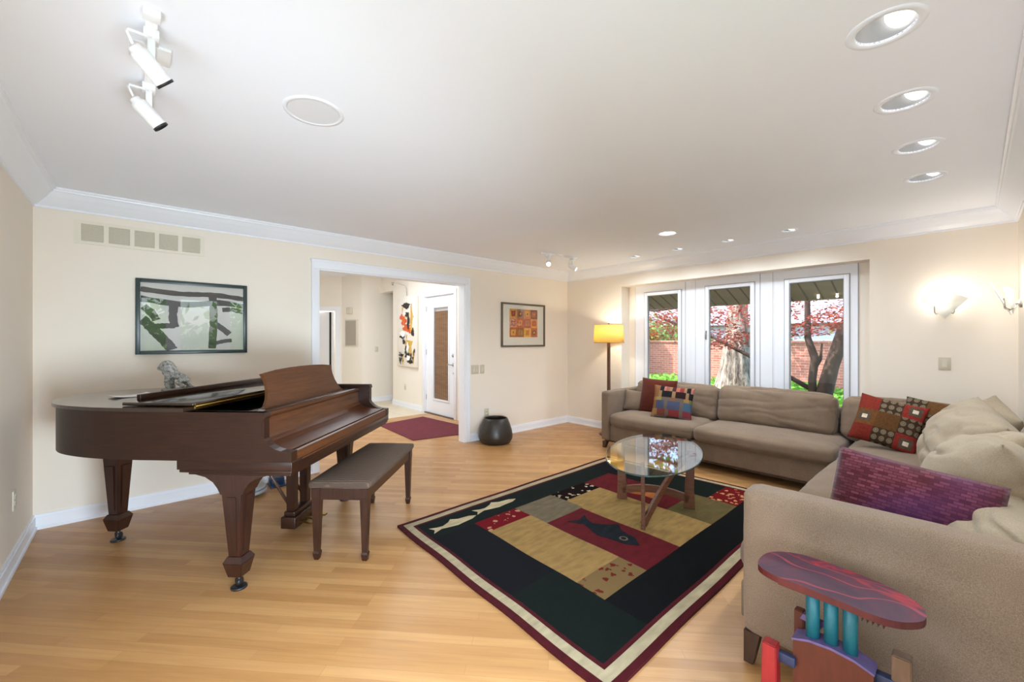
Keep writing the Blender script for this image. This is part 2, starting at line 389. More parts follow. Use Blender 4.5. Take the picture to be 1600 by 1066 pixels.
# ceiling with round openings for the recessed lamps
CANS = [(1.997, 0.213), (2.677, 0.216), (3.362, 0.217), (4.037, 0.223)]
CANS2 = [(4.982, 3.058), (4.975, 2.457), (4.963, 1.857), (4.960, 1.262)]
BIGCAN = (4.156, 2.163)
def ceiling():
    b = bmesh.new()
    def loop(pts):
        vs = [b.verts.new((x, y, ZT)) for x, y in pts]
        return [b.edges.new((vs[i], vs[(i+1) % len(vs)])) for i in range(len(vs))]
    es = loop([(-0.75, -0.45), (5.75, -0.45), (5.75, 4.78), (-0.75, 4.78)])
    holes = [(c, 0.084) for c in CANS] + [(c, 0.055) for c in CANS2] + [(BIGCAN, 0.085)]
    for (x, y), r in holes: es += loop([(x+r*math.cos(2*PI*k/28), y+r*math.sin(2*PI*k/28)) for k in range(28)])
    bmesh.ops.triangle_fill(b, edges=es, use_beauty=True)
    for fc in b.faces:
        if fc.normal.z > 0: fc.normal_flip()
    m = MB(); m.merge(b)
    m.box((-0.75, -0.45, 2.80), (5.75, 4.78, 2.86))
    return m
struct(ceiling().build('ceiling', 'ceil'))
m = MB(); m.box((0.9, 4.75, HZ), (6.4, 11.5, HZ+0.06)); struct(m.build('ceiling_hall', 'ceil'))

# walls
m = MB(); y0, y1 = YA, YA+0.12
m.box((-0.75, y0, 0), (1.414, y1, 2.86)); m.box((3.30, y0, 0), (5.75, y1, 2.86)); m.box((1.414, y0, 2.15), (3.30, y1, 2.86))
struct(m.build('wall_back', 'wall'))
m = MB(); m.box((XL-0.15, -0.45, 0), (XL, YA+0.12, 2.86)); struct(m.build('wall_left', 'wall'))
m = MB(); x0, x1 = XB, XB+0.30
RY0, RY1, RZ = 0.697, 3.565, 2.205
m.box((x0, RY1, 0), (x1, YA+0.12, 2.86)); m.box((x0, -0.45, 0), (x1, RY0, 2.86)); m.box((x0, RY0, RZ), (x1, RY1, 2.86)); m.box((x0, RY0, 0), (x1, RY1, 0.32))
m.box((5.64, RY0, 0.32), (x1, 0.814, RZ)); m.box((5.64, 3.445, 0.32), (x1, RY1, RZ))
struct(m.build('wall_right', 'wall'))
m = MB(); m.box((1.66, YR-0.15, 0), (5.75, YR, 2.86)); m.box((-0.75, YR-0.15, 0), (0.0, YR, 2.86)); m.box((0.0, YR-0.15, 2.2), (1.66, YR, 2.86)); m.box((0, YR-0.15, 0), (1.66, YR, 0.08))
struct(m.build('wall_near', 'wall'))
# hall walls
m = MB(); m.box((0.9, YA+0.12, 0), (1.0, 11.4, HZ)); struct(m.build('wall_hall_left', 'hallwall'))
m = MB(); m.box((DX, YA+0.12, 0), (DX+0.14, 6.08, HZ)); m.box((DX, 7.09, 0), (DX+0.14, 8.44, HZ)); m.box((DX, 6.08, 2.225), (DX+0.14, 7.09, HZ)); m.box((DX, 8.44, 2.46), (DX+0.14, HY, HZ))
struct(m.build('wall_entry', 'hallwall'))
m = MB(); m.box((3.692, HY, 0), (6.4, HY+0.1, HZ))
def slab(m, a, b, t, z0, z1, mi=0):
    a = Vector((*a, 0)); b = Vector((*b, 0)); d = (b-a).normalized(); nrm = Vector((-d.y, d.x, 0))*t
    m.prism([(a.x, a.y), (b.x, b.y), (b.x+nrm.x, b.y+nrm.y), (a.x+nrm.x, a.y+nrm.y)], lambda u, v, w: Vector((u, v, w)), z0, z1, mi)
slab(m, (3.465, 9.66), (3.692, 9.055), 0.10, 0, HZ)
m.box((4.26, 8.30, 0), (6.4, 8.44, HZ)); m.box((6.3, 8.44, 0), (6.4, HY, HZ)); m.box((4.9, 9.15, 0), (5.0, 11.4, HZ)); struct(m.build('wall_hall_far', 'hallwall'))
# diagonal wall with the inner doorway
W0, W1 = Vector((2.30, 10.72)), Vector((3.465, 9.66)); dd = (W1-W0).normalized(); L01 = (W1-W0).length
P = lambda t: tuple(W0 + dd*(L01-t))
m = MB(); slab(m, P(0.15), P(0), 0.1, 0, HZ); slab(m, P(L01), P(0.95), 0.1, 0, HZ); slab(m, P(0.95), P(0.15), 0.1, 2.06, HZ)
m.box((1.0, 11.3, 0), (5.0, 11.4, HZ))
struct(m.build('wall_hall_diagonal', 'hallwall'))
m = MB(); slab(m, P(0.15), P(0.03), -0.02, 0, 2.15); slab(m, P(1.07), P(0.95), -0.02, 0, 2.15); slab(m, P(0.95), P(0.15), -0.02, 2.06, 2.15)
struct(m.build('trim_inner_doorway', 'trim'))
ang = math.atan2(dd.y, dd.x)
m = MB(); m.box((-0.70, -0.045, 0.01), (0, 0, 2.04)); hx, hy = P(0.20)
d2 = m.build('door_2', 'trim', loc=(hx+0.06, hy+0.10, 0), rotz=ang-0.28); struct(d2)
m = MB(); m.box((-0.085, -0.06, 0.01), (-0.045, -0.045, 2.03)); m.build('gap_edge', 'dark', d2)  # dark strip drawn in for the shade of the gap beside the door

# crown moulding: bead, cove, bead
def crown(name, a, b, na):
    # a -> b along the wall at height 0; na = inward normal
    prof = [(0, 0.0), (0.012, 0.0), (0.012, 0.016), (0.020, 0.018), (0.050, 0.045), (0.082, 0.078), (0.106, 0.108), (0.114, 0.112), (0.118, 0.124), (CW, 0.126), (CW, 0.1395), (0, 0.1395)]
    a = Vector(a); b = Vector(b); na = Vector(na); d = (b-a).normalized()
    vs = []
    for q, s in ((a, 1), (b, -1)):
        for o, z in prof: p = q + na*o + d*s*o; vs.append((p.x, p.y, ZC+z))
    n = len(prof); mm = MB(); mm.raw(vs, [(i, (i+1) % n, n+(i+1) % n, n+i) for i in range(n)])
    bmesh.ops.recalc_face_normals(mm.bm, faces=mm.bm.faces[:])
    return struct(mm.build(name, 'trim'))
crown('trim_1', (XL, YA), (XB, YA), (0, -1)); crown('trim_2', (XB, YA), (XB, YR), (-1, 0)); crown('trim_3', (XB, YR), (XL, YR), (0, 1)); crown('trim_4', (XL, YR), (XL, YA), (1, 0))
# baseboards
def base(name, segs):
    mm = MB()
    for lo, hi in segs:
        mm.box((lo[0], lo[1], 0), (hi[0], hi[1], 0.085)); 
        cx = ((lo[0]+hi[0])/2, (lo[1]+hi[1])/2)
        ax = 0 if hi[0]-lo[0] > hi[1]-lo[1] else 1
        l2, h2 = list(lo), list(hi)
        t = 0.006
        if ax == 0:
            (l2, h2) = ([lo[0], lo[1]+t], [hi[0], hi[1]]) if segs[0][2] == 'n' else ([lo[0], lo[1]], [hi[0], hi[1]-t])
        else:
            (l2, h2) = ([lo[0]+t, lo[1]], hi) if segs[0][2] == 'n' else (lo, [hi[0]-t, hi[1]])
        mm.box((l2[0], l2[1], 0.085), (h2[0], h2[1], 0.105))
    return struct(mm.build(name, 'trim'))
class S(tuple): pass
def base1(name, lo, hi, ax, side):
    mm = MB(); lo = list(lo); hi = list(hi); mm.box((*lo, 0), (*hi, 0.088))
    l2 = lo[:]; h2 = hi[:]; k = 1 - ax
    if side > 0: h2[k] -= 0.006
    else: l2[k] += 0.006
    mm.box((*l2, 0.088), (*h2, 0.108)); 
    l3 = l2[:]; h3 = h2[:]
    if side > 0: h3[k] += 0.015; l3[k] = hi[k] - 0.0001
    else: l3[k] -= 0.015; h3[k] = lo[k] + 0.0001
    mm.box((*l3, 0), (*h3, 0.02))
    return struct(mm.build(name, 'trim'))
base1('baseboard_back', (XL, YA-0.016), (1.345, YA), 0, -1); base1('baseboard_back_right', (3.384, YA-0.016), (XB, YA), 0, -1)
base1('baseboard_left', (XL, -0.2), (XL+0.016, YA-0.016), 1, 1); base1('baseboard_right', (XB-0.016, 3.30), (XB, YA-0.016), 1, -1)
base1('baseboard_hall_far', (3.70, HY-0.016), (6.3, HY), 0, -1); base1('baseboard_entry', (DX-0.016, 7.17), (DX, 8.44), 1, -1)
# cased opening
m = MB()
for (xa, xb, za, zb) in ((1.351, 1.424, 0, 2.15), (3.30, 3.377, 0, 2.15), (1.351, 3.377, 2.15, 2.235)):
    m.box((xa, YA-0.02, za), (xb, YA, zb), bevel=0.004); m.box((xa, YA+0.12, za), (xb, YA+0.14, zb))
m.box((1.40, YA-0.002, 0), (1.424, YA+0.122, 2.15)); m.box((3.292, YA-0.002, 0), (3.31, YA+0.122, 2.15)); m.box((1.40, YA-0.002, 2.135), (3.31, YA+0.122, 2.16))
m.box((1.338, YA-0.028, 2.225), (3.390, YA, 2.248), bevel=0.004)
m.box((1.346, YA-0.027, 0), (1.366, YA, 2.236), bevel=0.004); m.box((3.362, YA-0.027, 0), (3.382, YA, 2.236), bevel=0.004)
struct(m.build('trim_5', 'trim'))

# window wall: three tall casements with wide mullions
def window(name, y0, y1, gy0, gy1, gz0, gz1, x=5.64, z0=0.32, z1=2.205, handle=False):
    r = MB(); d = 0.10
    r.box((x-0.005, y0, z0), (x+d, gy0-0.04, z1)); r.box((x-0.005, gy1+0.04, z0), (x+d, y1, z1)); r.box((x-0.005, gy0-0.04, gz1+0.04), (x+d, gy1+0.04, z1)); r.box((x-0.005, gy0-0.04, z0), (x+d, gy1+0.04, gz0-0.04))
    for yy in (y0+0.002, y1-0.010): r.box((x-0.012, yy, z0), (x, yy+0.008, z1))
    for yy in (y0-0.004, y1-0.004): r.box((x-0.010, yy, z0), (x-0.004, yy+0.006, z1), 1)
    for a, b, c, e in ((gy0-0.053, gy0-0.045, gz0-0.053, gz1+0.053), (gy1+0.045, gy1+0.053, gz0-0.053, gz1+0.053), (gy0-0.045, gy1+0.045, gz1+0.045, gz1+0.053)): r.box((x-0.010, a, c), (x-0.004, b, e), 1)
    fr = struct(r.build(name, ['trim', 'gasket']))
    s = MB()
    for a, b, c, e in ((gy0-0.045, gy0, gz0-0.045, gz1+0.045), (gy1, gy1+0.045, gz0-0.045, gz1+0.045), (gy0, gy1, gz1, gz1+0.045), (gy0, gy1, gz0-0.045, gz0)):
        s.box((x-0.022, a, c), (x+0.05, b, e), bevel=0.005)
    for a, b, c, e in ((gy0, gy0+0.008, gz0, gz1), (gy1-0.008, gy1, gz0, gz1), (gy0, gy1, gz1-0.008, gz1), (gy0, gy1, gz0, gz0+0.008)):
        s.box((x-0.004, a, c), (x+0.03, b, e), 1)
    sa = s.build('sash', ['trim', 'gasket'], fr)
    p = MB(); p.box((x+0.015, gy0, gz0), (x+0.020, gy1, gz1)); p.build('pane', 'pane', fr)
    if handle:
        h = MB(); h.box((x-0.034, gy1+0.020, 1.40), (x-0.022, gy1+0.036, 1.52), bevel=0.003); h.tube([(x-0.034, gy1+0.028, 1.50), (x-0.055, gy1+0.028, 1.47), (x-0.055, gy1+0.028, 1.41)], 0.006); h.build('handle', 'chrome', fr)
    return fr
window('window_1', 2.67, 3.445, 2.774, 3.247, 0.50, 2.05)
m = MB(); m.box((5.632, 2.531, 0.32), (5.74, 2.67, 2.205)); m.box((5.626, 2.595, 0.32), (5.634, 2.607, 2.205)); m.box((5.632, 1.604, 0.32), (5.74, 1.741, 2.205)); struct(m.build('trim_6', 'trim'))
window('window_2', 1.741, 2.531, 1.848, 2.352, 0.50, 2.062, handle=True)
window('window_3', 0.814, 1.604, 0.932, 1.436, 0.50, 2.054)
# glazed opening beside the camera (seen only in reflections)
for i, (a, b) in enumerate(((0.0, 0.42), (0.52, 1.16), (1.26, 1.66))):
    m = MB(); y = YR-0.10
    for lo, hi in (((a, y, 0.08), (a+0.05, y+0.07, 2.2)), ((b-0.05, y, 0.08), (b, y+0.07, 2.2)), ((a, y, 2.12), (b, y+0.07, 2.2)), ((a, y, 0.08), (b, y+0.07, 0.18))): m.box(lo, hi)
    if i < 2: m.box((b, y, 0.08), (b+0.10, y+0.07, 2.2))
    w = struct(m.build('window_%d' % (4+i), 'trim')); p = MB(); p.box((a+0.05, y+0.03, 0.18), (b-0.05, y+0.016, 2.12)); p.build('pane', 'pane', w)

# entry door in the hall
m = MB(); x = DX+0.03
GY0, GY1, GZ0, GZ1 = 6.31, 6.81, 0.29, 2.0
m.box((x, 6.085, 0.012), (x+0.045, GY0, 2.21)); m.box((x, GY1, 0.012), (x+0.045, 7.085, 2.21)); m.box((x, GY0, 0.012), (x+0.045, GY1, GZ0)); m.box((x, GY0, GZ1), (x+0.045, GY1, 2.21))
door = struct(m.build('door_1', 'trim'))
m = MB()
for a, b, c, e in ((GY0-0.03, GY0+0.006, GZ0-0.03, GZ1+0.03), (GY1-0.006, GY1+0.03, GZ0-0.03, GZ1+0.03), (GY0, GY1, GZ1-0.006, GZ1+0.03), (GY0, GY1, GZ0-0.03, GZ0+0.006)): m.box((x-0.012, a, c), (x+0.002, b, e), bevel=0.003)
m.build('glazing_bead', 'trim', door)
m = MB(); m.box((x+0.008, GY0, GZ0), (x+0.013, GY1, GZ1)); m.build('pane', 'pane', door)
def blind_mat():
    s = NT('woven_bamboo_blind'); v = s.tc()
    a = s.n('ShaderNodeTexWave', Scale=46.0, Distortion=1.5, Detail=2.0); a.bands_direction = 'Z'; s.l(v, a.inputs[0])
    b = s.n('ShaderNodeTexWave', Scale=4.6, Distortion=0.3); b.bands_direction = 'Y'; s.l(v, b.inputs[0])
    n = s.n('ShaderNodeTexNoise', Scale=9.0, Detail=3.0); s.l(s.tc((1, 0.4, 6)), n.inputs[0])
    c = s.ramp(a.outputs[0], [(0.2, srgb(92, 58, 34)), (0.8, srgb(150, 102, 62))])
    c = s.mix(s.ramp(b.outputs[0], [(0.70, (0, 0, 0)), (0.85, (0.8, 0.8, 0.8))]), c, srgb(66, 42, 28))
    c = s.mix(s.ramp(n.outputs[0], [(0.35, (0, 0, 0)), (0.7, (0.45, 0.45, 0.45))]), c, srgb(176, 132, 84)); s.color(c); s.set(Roughness=0.8); return s.m
M['blind'] = blind_mat()
m = MB(); m.box((x+0.022, GY0, GZ0), (x+0.034, GY1, 1.93)); m.build('woven_blind', 'blind', door)
m = MB()
for zz in (1.99, 1.16, 0.30): m.box((x-0.012, 7.075, zz-0.05), (x+0.002, 7.10, zz+0.05), bevel=0.002)
m.build('hinge', 'chrome', door)
m = MB(); m.lathe([(0.03, 0), (0.03, 0.012), (0.02, 0.02)], 20, mtx=Matrix.Translation((x, 6.163, 1.115)) @ Matrix.Rotation(-PI/2, 4, 'Y')); m.build('deadbolt', 'chrome', door)
m = MB(); m.lathe([(0.028, 0), (0.028, 0.012), (0.012, 0.02), (0.012, 0.05)], 20, mtx=Matrix.Translation((x, 6.163, 0.955)) @ Matrix.Rotation(-PI/2, 4, 'Y')); m.tube([(x-0.05, 6.163, 0.955), (x-0.055, 6.20, 0.957), (x-0.05, 6.27, 0.953)], 0.009); m.build('lever_handle', 'chrome', door)
m = MB(); m.ball((x-0.002, 6.163, 0.80), 0.012); m.build('peep_button', 'chrome', door)
m = MB()
for a, b, c, e in ((7.09, 7.165, 0, 2.225), (6.005, 6.08, 0, 2.225), (6.005, 7.165, 2.215, 2.295)): m.box((DX-0.02, a, c), (DX, b, e), bevel=0.004)
m.box((DX-0.002, 7.078, 0), (DX+0.09, 7.095, 2.225)); m.box((DX-0.002, 6.075, 0), (DX+0.09, 6.088, 2.225)); m.box((DX, 6.08, 2.212), (DX+0.09, 7.09, 2.23)); m.box((DX+0.08, 6.08, 0), (DX+0.13, 7.09, 2.23))
struct(m.build('trim_7', 'trim'))
m = MB(); m.box((DX-0.02, 6.08, 0), (DX+0.1, 7.09, 0.012)); struct(m.build('trim_8', 'legwood'))

# ================================================================ GRAND PIANO
PW = 1.46
piano = thing('grand_piano', (0.617, 2.461, 0), 'dark mahogany baby grand piano with closed key cover standing by the back wall', 'piano', math.radians(44.5))
half = [(0.0, 0.55), (0.0, 0.95), (0.025, 1.22), (0.105, 1.475), (0.25, 1.665), (0.45, 1.785), (0.62, 1.80), (0.79, 1.725), (0.90, 1.56), (0.98, 1.33), (1.10, 1.09), (1.27, 0.93), (1.40, 0.78), (1.455, 0.60), (PW, 0.45)]
rim_c = [(p.x, p.y) for p in smooth_curve(half, 7)]
outline = [(0.0, 0.155)] + rim_c + [(PW, 0.155)]
def offset(path, d):
    out = []
    for i, p in enumerate(path):
        a = Vector(path[max(i-1, 0)]); b = Vector(path[min(i+1, len(path)-1)]); t = (b-a).normalized(); out.append((p[0]+t.y*d, p[1]-t.x*d))
    return out
inner = offset(outline, 0.045); V3 = lambda u, v, w: Vector((u, v, w))
m = MB(); z0, z1 = 0.735, 1.003
n = len(outline)
vs = []
for (a, b) in zip(outline, inner): vs += [(*a, z0), (*a, z1), (*b, z1), (*b, z0)]
fs = [(i*4+k, i*4+(k+1) % 4, (i+1)*4+(k+1) % 4, (i+1)*4+k) for i in range(n-1) for k in range(4)] + [(3, 2, 1, 0), tuple((n-1)*4+k for k in range(4))]
b = bmesh.new(); bv = [b.verts.new(v) for v in vs]
for fc in fs: b.faces.new([bv[i] for i in fc])
bmesh.ops.recalc_face_normals(b, faces=b.faces[:]); m.merge(b, 0, True)
rim = m.build('rim', 'piano', piano); 
es = rim.modifiers.new('edges', 'EDGE_SPLIT'); es.split_angle = math.radians(40)
m = MB(); m.prism(inner, V3, 0.760, 0.790); m.build('soundboard', 'legwood', piano)
m = MB(); m.prism([p for p in offset(outline, 0.05) if p[1] > 0.36], V3, 0.90, 0.925); m.build('iron_plate', 'iron', piano)
# keybed with stepped side moulding
m = MB()
m.box((0.0, 0.0, 0.685), (PW, 0.655, 0.737), bevel=0.003); m.box((0.006, 0.006, 0.668), (PW-0.006, 0.645, 0.686), bevel=0.003); m.box((0.016, 0.016, 0.655), (PW-0.016, 0.60, 0.669), bevel=0.003)
m.build('keybed', 'piano', piano)
arm = [(0.66, 1.003), (0.155, 1.003), (0.150, 0.985), (0.146, 0.980), (0.158, 0.965), (0.170, 0.935), (0.172, 0.915), (0.166, 0.885), (0.150, 0.850), (0.125, 0.824), (0.095, 0.806), (0.060, 0.796), (0.0, 0.792), (0.0, 0.737), (0.66, 0.737)]
for r0, r1 in ((-0.002, 0.052), (PW-0.052, PW+0.002)):
    m = MB(); m.prism(arm, lambda u, v, w: Vector((w, u, v)), r0, r1); m.build('cheek_arm', 'piano', piano)
m = MB(); m.prism([(0.004, 0.737), (0.004, 0.786), (0.018, 0.790), (0.030, 0.786), (0.04, 0.737)], lambda u, v, w: Vector((w, u, v)), 0.052, PW-0.052); m.box((0.10, -0.002, 0.728), (PW-0.06, 0.006, 0.736)); m.build('key_slip', 'pianofront', piano)
fb = [(0.036, 0.775), (0.036, 0.792), (0.09, 0.798), (0.16, 0.806), (0.20, 0.815), (0.228, 0.832), (0.245, 0.858), (0.252, 0.90), (0.254, 0.940), (0.262, 0.948), (0.262, 0.956), (0.245, 0.962), (0.245, 0.972), (0.30, 0.972), (0.30, 0.775)]
m = MB(); m.prism(fb, lambda u, v, w: Vector((w, u, v)), 0.054, PW-0.054); fbo = m.build('fallboard', 'pianofront', piano)
m = MB(); m.box((0.054, 0.285, 0.962), (PW-0.054, 0.40, 0.975), bevel=0.003); m.build('music_shelf', 'pianotop', piano)
# music desk
dl = [(-0.545, 0.0), (-0.50, 0.015), (-0.462, 0.05), (-0.435, 0.10), (-0.425, 0.15), (-0.43, 0.19), (-0.445, 0.222)]
dr = [(-u, v) for u, v in reversed(dl)]
top = [(-0.30, 0.236), (-0.15, 0.242), (0, 0.244), (0.15, 0.242), (0.30, 0.236)]
mt = Matrix.Translation((0.80, 0.36, 0.970)) @ Matrix.Rotation(math.radians(-16), 4, 'X')
m = MB(); m.prism(dl + top + dr, lambda u, v, w: Vector((u, w, v)), -0.008, 0.010, mtx=mt); m.build('music_desk', 'pianofront', piano)
# lid over the tail, front leaf folded back on it
lid_o = [p for p in offset(outline, -0.018) if p[1] > 0.60]
lid_o = [(lid_o[0][0], 0.60)] + lid_o + [(lid_o[-1][0], 0.60)]
m = MB(); m.prism(lid_o, V3, 1.004, 1.024); lidp = m.build('lid', 'pianotop', piano)
m = MB(); m.box((0.045, 0.60, 1.027), (PW+0.01, 1.02, 1.045), bevel=0.003); flap = m.build('lid_front_leaf', 'pianotop', piano)
m = MB(); m.box((0.06, 0.594, 1.010), (PW-0.02, 0.600, 1.038)); m.tube([(0.06, 0.595, 1.025), (PW-0.02, 0.595, 1.025)], 0.005, 8); m.build('piano_hinge', 'brass', flap)
m = MB(); m.box((0.13, 0.995, 1.044), (PW-0.10, 1.02, 1.078), bevel=0.003); m.build('leaf_lip', 'piano', flap)
# legs
def piano_leg(cx, cy, ztop, front):
    m = MB()
    m.taper(0.19, 0.56 if front else 0.66, (0.036, 0.036), (0.060, 0.060), (cx, cy), bevel=0.004)
    m.taper(0.16, 0.19, (0.056, 0.056), (0.040, 0.040), (cx, cy)); m.taper(0.075, 0.16, (0.038, 0.038), (0.056, 0.056), (cx, cy), bevel=0.003)
    # raised moulding down two faces
    for dx, dy in ((1, 0), (-1, 0), (0, 1), (0, -1)):
        m.prism([(-0.016, 0.22), (0.016, 0.22), (0.026, 0.53), (-0.026, 0.53)], lambda u, v, w, dx=dx, dy=dy: Vector((cx + dx*(0.0365+(v-0.19)*0.0646+w) + (u if dx == 0 else 0), cy + dy*(0.0365+(v-0.19)*0.0646+w) + (u if dy == 0 else 0), v)), 0, 0.004)
    if front:
        arch = [(-0.235, 0.660), (-0.20, 0.652), (-0.15, 0.640), (-0.105, 0.612), (-0.080, 0.580), (-0.062, 0.545), (0.062, 0.545), (0.080, 0.580), (0.105, 0.612), (0.15, 0.640), (0.20, 0.652), (0.235, 0.660)]
        m.prism(arch, lambda u, v, w: Vector((cx + w, cy + u, v)), -0.062, 0.062)
    else:
        m.box((cx-0.085, cy-0.085, 0.70), (cx+0.085, cy+0.085, ztop), bevel=0.006); m.taper(0.66, 0.70, (0.06, 0.06), (0.085, 0.085), (cx, cy))
    lg = m.build('leg', 'pianoleg', piano)
    m = MB(); m.lathe([(0.014, 0.030), (0.014, 0.078)], 12, mtx=Matrix.Translation((cx, cy, 0))); m.lathe([(0.030, 0.0), (0.041, 0.0), (0.042, 0.009), (0.036, 0.012), (0.022, 0.010), (0.0, 0.010)], 28, mtx=Matrix.Translation((cx, cy, 0)))
    m.lathe([(0.008, -0.010), (0.020, -0.010), (0.022, -0.006), (0.022, 0.006), (0.020, 0.010), (0.008, 0.010)], 20, mtx=Matrix.Translation((cx+0.006, cy, 0.031)) @ Matrix.Rotation(PI/2, 4, 'X')); m.box((cx-0.010, cy-0.016, 0.03), (cx+0.014, cy-0.011, 0.055)); m.box((cx-0.010, cy+0.011, 0.03), (cx+0.014, cy+0.016, 0.055))
    m.build('caster', 'black', lg)
piano_leg(0.085, 0.36, 0.66, True); piano_leg(PW-0.085, 0.36, 0.66, True); piano_leg(0.565, 1.60, 0.74, False)
# pedal lyre
lyre = bpy.data.objects.new('pedal_lyre', None)
m = MB(); m.box((0.73, 0.42, 0.03), (1.01, 0.53, 0.115), bevel=0.006); m.box((0.745, 0.435, 0.115), (0.995, 0.515, 0.15), bevel=0.005)
for cx in (0.785, 0.955): m.taper(0.15, 0.66, (0.028, 0.028), (0.032, 0.032), (cx, 0.475), bevel=0.003)
m.box((0.74, 0.42, 0.63), (1.0, 0.53, 0.66))
ly = m.build('pedal_lyre', 'pianoleg', piano)
m = MB()
for cx in (0.775, 0.965): m.tube([(cx, 0.50, 0.20), (cx, 0.86, 0.745)], 0.011, 8)
m.build('brace', 'legwood', ly)
for cx in (0.80, 0.87, 0.94):
    m = MB(); m.prism([(-0.009, 0.44), (0.009, 0.44), (0.010, 0.38), (0.024, 0.345), (0.018, 0.30), (-0.018, 0.30), (-0.024, 0.345), (-0.010, 0.38)], lambda u, v, w, cx=cx: Vector((cx+u, v, w)), 0.052, 0.064); m.build('pedal', 'brass', ly)

# ---------------------------------------------------------------- piano bench
bench = thing('piano_bench', (1.285, 3.02, 0), 'long upholstered wooden bench pulled up in front of the piano', 'bench', math.radians(45.3))
def bench_fab():
    s = NT('ribbed_brown_upholstery'); v = s.tc((1, 1, 1))
    w = s.n('ShaderNodeTexWave', Scale=15.0, Distortion=5.0, Detail=3.0); w.bands_direction = 'X'; w.inputs['Detail Scale'].default_value = 0.6; s.l(v, w.inputs[0])
    n = s.n('ShaderNodeTexNoise', Scale=240.0); s.l(v, n.inputs[0])
    s.color(s.mix(0.25, s.ramp(w.outputs[0], [(0.2, srgb(66, 51, 40)), (0.8, srgb(98, 79, 63))]), s.ramp(n.outputs[0], [(0.3, srgb(56, 44, 36)), (0.7, srgb(104, 84, 68))])))
    s.set(Roughness=0.9); s.bump(w.outputs[0], 0.3, 0.004); return s.m
M['bench'] = bench_fab()
m = MB(); m.merge(cushion_bm(1.01, 0.40, 0.050, 0.022, (0.0, 0.0, 0.032), 18, 0.0015, 5, 3), 0, True, Matrix.Translation((0, 0, 0.484))); m.build('seat', 'bench', bench)
m = MB(); m.box((-0.465, -0.172, 0.385), (0.465, -0.150, 0.458)); m.box((-0.465, 0.150, 0.385), (0.465, 0.172, 0.458)); m.box((-0.475, -0.16, 0.385), (-0.453, 0.16, 0.458)); m.box((0.453, -0.16, 0.385), (0.475, 0.16, 0.458)); m.build('apron', 'pianoleg', bench)
for sx in (-1, 1):
    for sy in (-1, 1):
        m = MB(); c = (sx*0.458, sy*0.156)
        m.taper(0.40, 0.458, 0.027, 0.027, c); m.taper(0.055, 0.40, 0.0165, 0.0265, c, bevel=0.002); m.taper(0.042, 0.055, 0.021, 0.0165, c); m.taper(0.0, 0.042, 0.0145, 0.021, c, bevel=0.002)
        m.build('leg', 'pianoleg', bench)

# ---------------------------------------------------------------- sculpture on the piano lid (seated animal of crinkled silver)
def crinkle():
    s = NT('crinkled_silver'); v = s.tc(); n = s.n('ShaderNodeTexNoise', Scale=55.0, Detail=5.0, Roughness=0.8); s.l(v, n.inputs[0])
    s.color(s.ramp(n.outputs[0], [(0.36, srgb(70, 68, 62)), (0.5, srgb(176, 174, 168)), (0.75, srgb(236, 235, 230))])); s.set(Roughness=0.4, Metallic=0.35); s.bump(n.outputs[0], 0.9, 0.01); return s.m
M['silver'] = crinkle()
m = MB()   # local: +X runs from the head towards the tail
m.ball((-0.005, 0, 0.175), (0.047, 0.038, 0.045)); m.ball((-0.040, 0, 0.165), (0.028, 0.026, 0.024)); m.ball((-0.060, 0, 0.158), (0.012, 0.016, 0.012))
m.ball((0.012, 0, 0.145), (0.048, 0.042, 0.052)); m.ball((0.004, 0.034, 0.19), (0.014, 0.010, 0.016)); m.ball((0.004, -0.034, 0.19), (0.014, 0.010, 0.016))
m.tube([(0.0, 0, 0.15), (0.030, 0, 0.115), (0.075, 0, 0.105), (0.115, 0, 0.088), (0.135, 0, 0.06)], [0.038, 0.036, 0.027, 0.027, 0.022], 12)
for sy in (-1, 1):
    m.tube([(0.015, sy*0.022, 0.11), (0.012, sy*0.026, 0.06), (0.018, sy*0.026, 0.015)], [0.021, 0.015, 0.015], 10); m.ball((0.004, sy*0.026, 0.010), (0.022, 0.014, 0.010))
    m.tube([(0.120, sy*0.020, 0.08), (0.095, sy*0.034, 0.055), (0.128, sy*0.034, 0.030), (0.105, sy*0.034, 0.010)], [0.026, 0.019, 0.014, 0.012], 10); m.ball((0.092, sy*0.034, 0.009), (0.022, 0.013, 0.009))
m.tube([(0.135, 0, 0.05), (0.165, 0.01, 0.020), (0.21, 0.0, 0.012), (0.25, -0.006, 0.014)], [0.014, 0.010, 0.008, 0.010], 8)
m.box((-0.02, -0.045, 0.0), (0.15, 0.045, 0.006), bevel=0.002)
sc = m.build('animal_sculpture', 'silver', loc=(0.165, 3.98, 1.027), rotz=math.radians(-38))
rm = sc.modifiers.new('remesh', 'REMESH'); rm.mode = 'VOXEL'; rm.voxel_size = 0.0045; rm.use_smooth_shade = True
tx = bpy.data.textures.new('crinkle', 'CLOUDS'); tx.noise_scale = 0.016
dm = sc.modifiers.new('crinkle', 'DISPLACE'); dm.texture = tx; dm.strength = 0.010; dm.texture_coords = 'LOCAL'
tag(sc, 'small crinkled silver sculpture of a sitting animal on the piano lid', 'sculpture')
m = MB(); g = 8
vs = [(i/g*0.20-0.10, j/4*0.14-0.07, 0.004 + 0.010*(abs(i/g-0.5)*2)**3) for i in range(g+1) for j in range(5)]
m.raw(vs, [(i*5+j, (i+1)*5+j, (i+1)*5+j+1, i*5+j+1) for i in range(g) for j in range(4)], 0, True)
pp = m.build('paper_sheet', 'whitemetal', loc=(-0.03, 3.74, 1.0235), rotz=0.3); pp.modifiers.new('t', 'SOLIDIFY').thickness = 0.0015
tag(pp, 'white paper sheet lying on the piano lid behind the folded front leaf', 'paper')

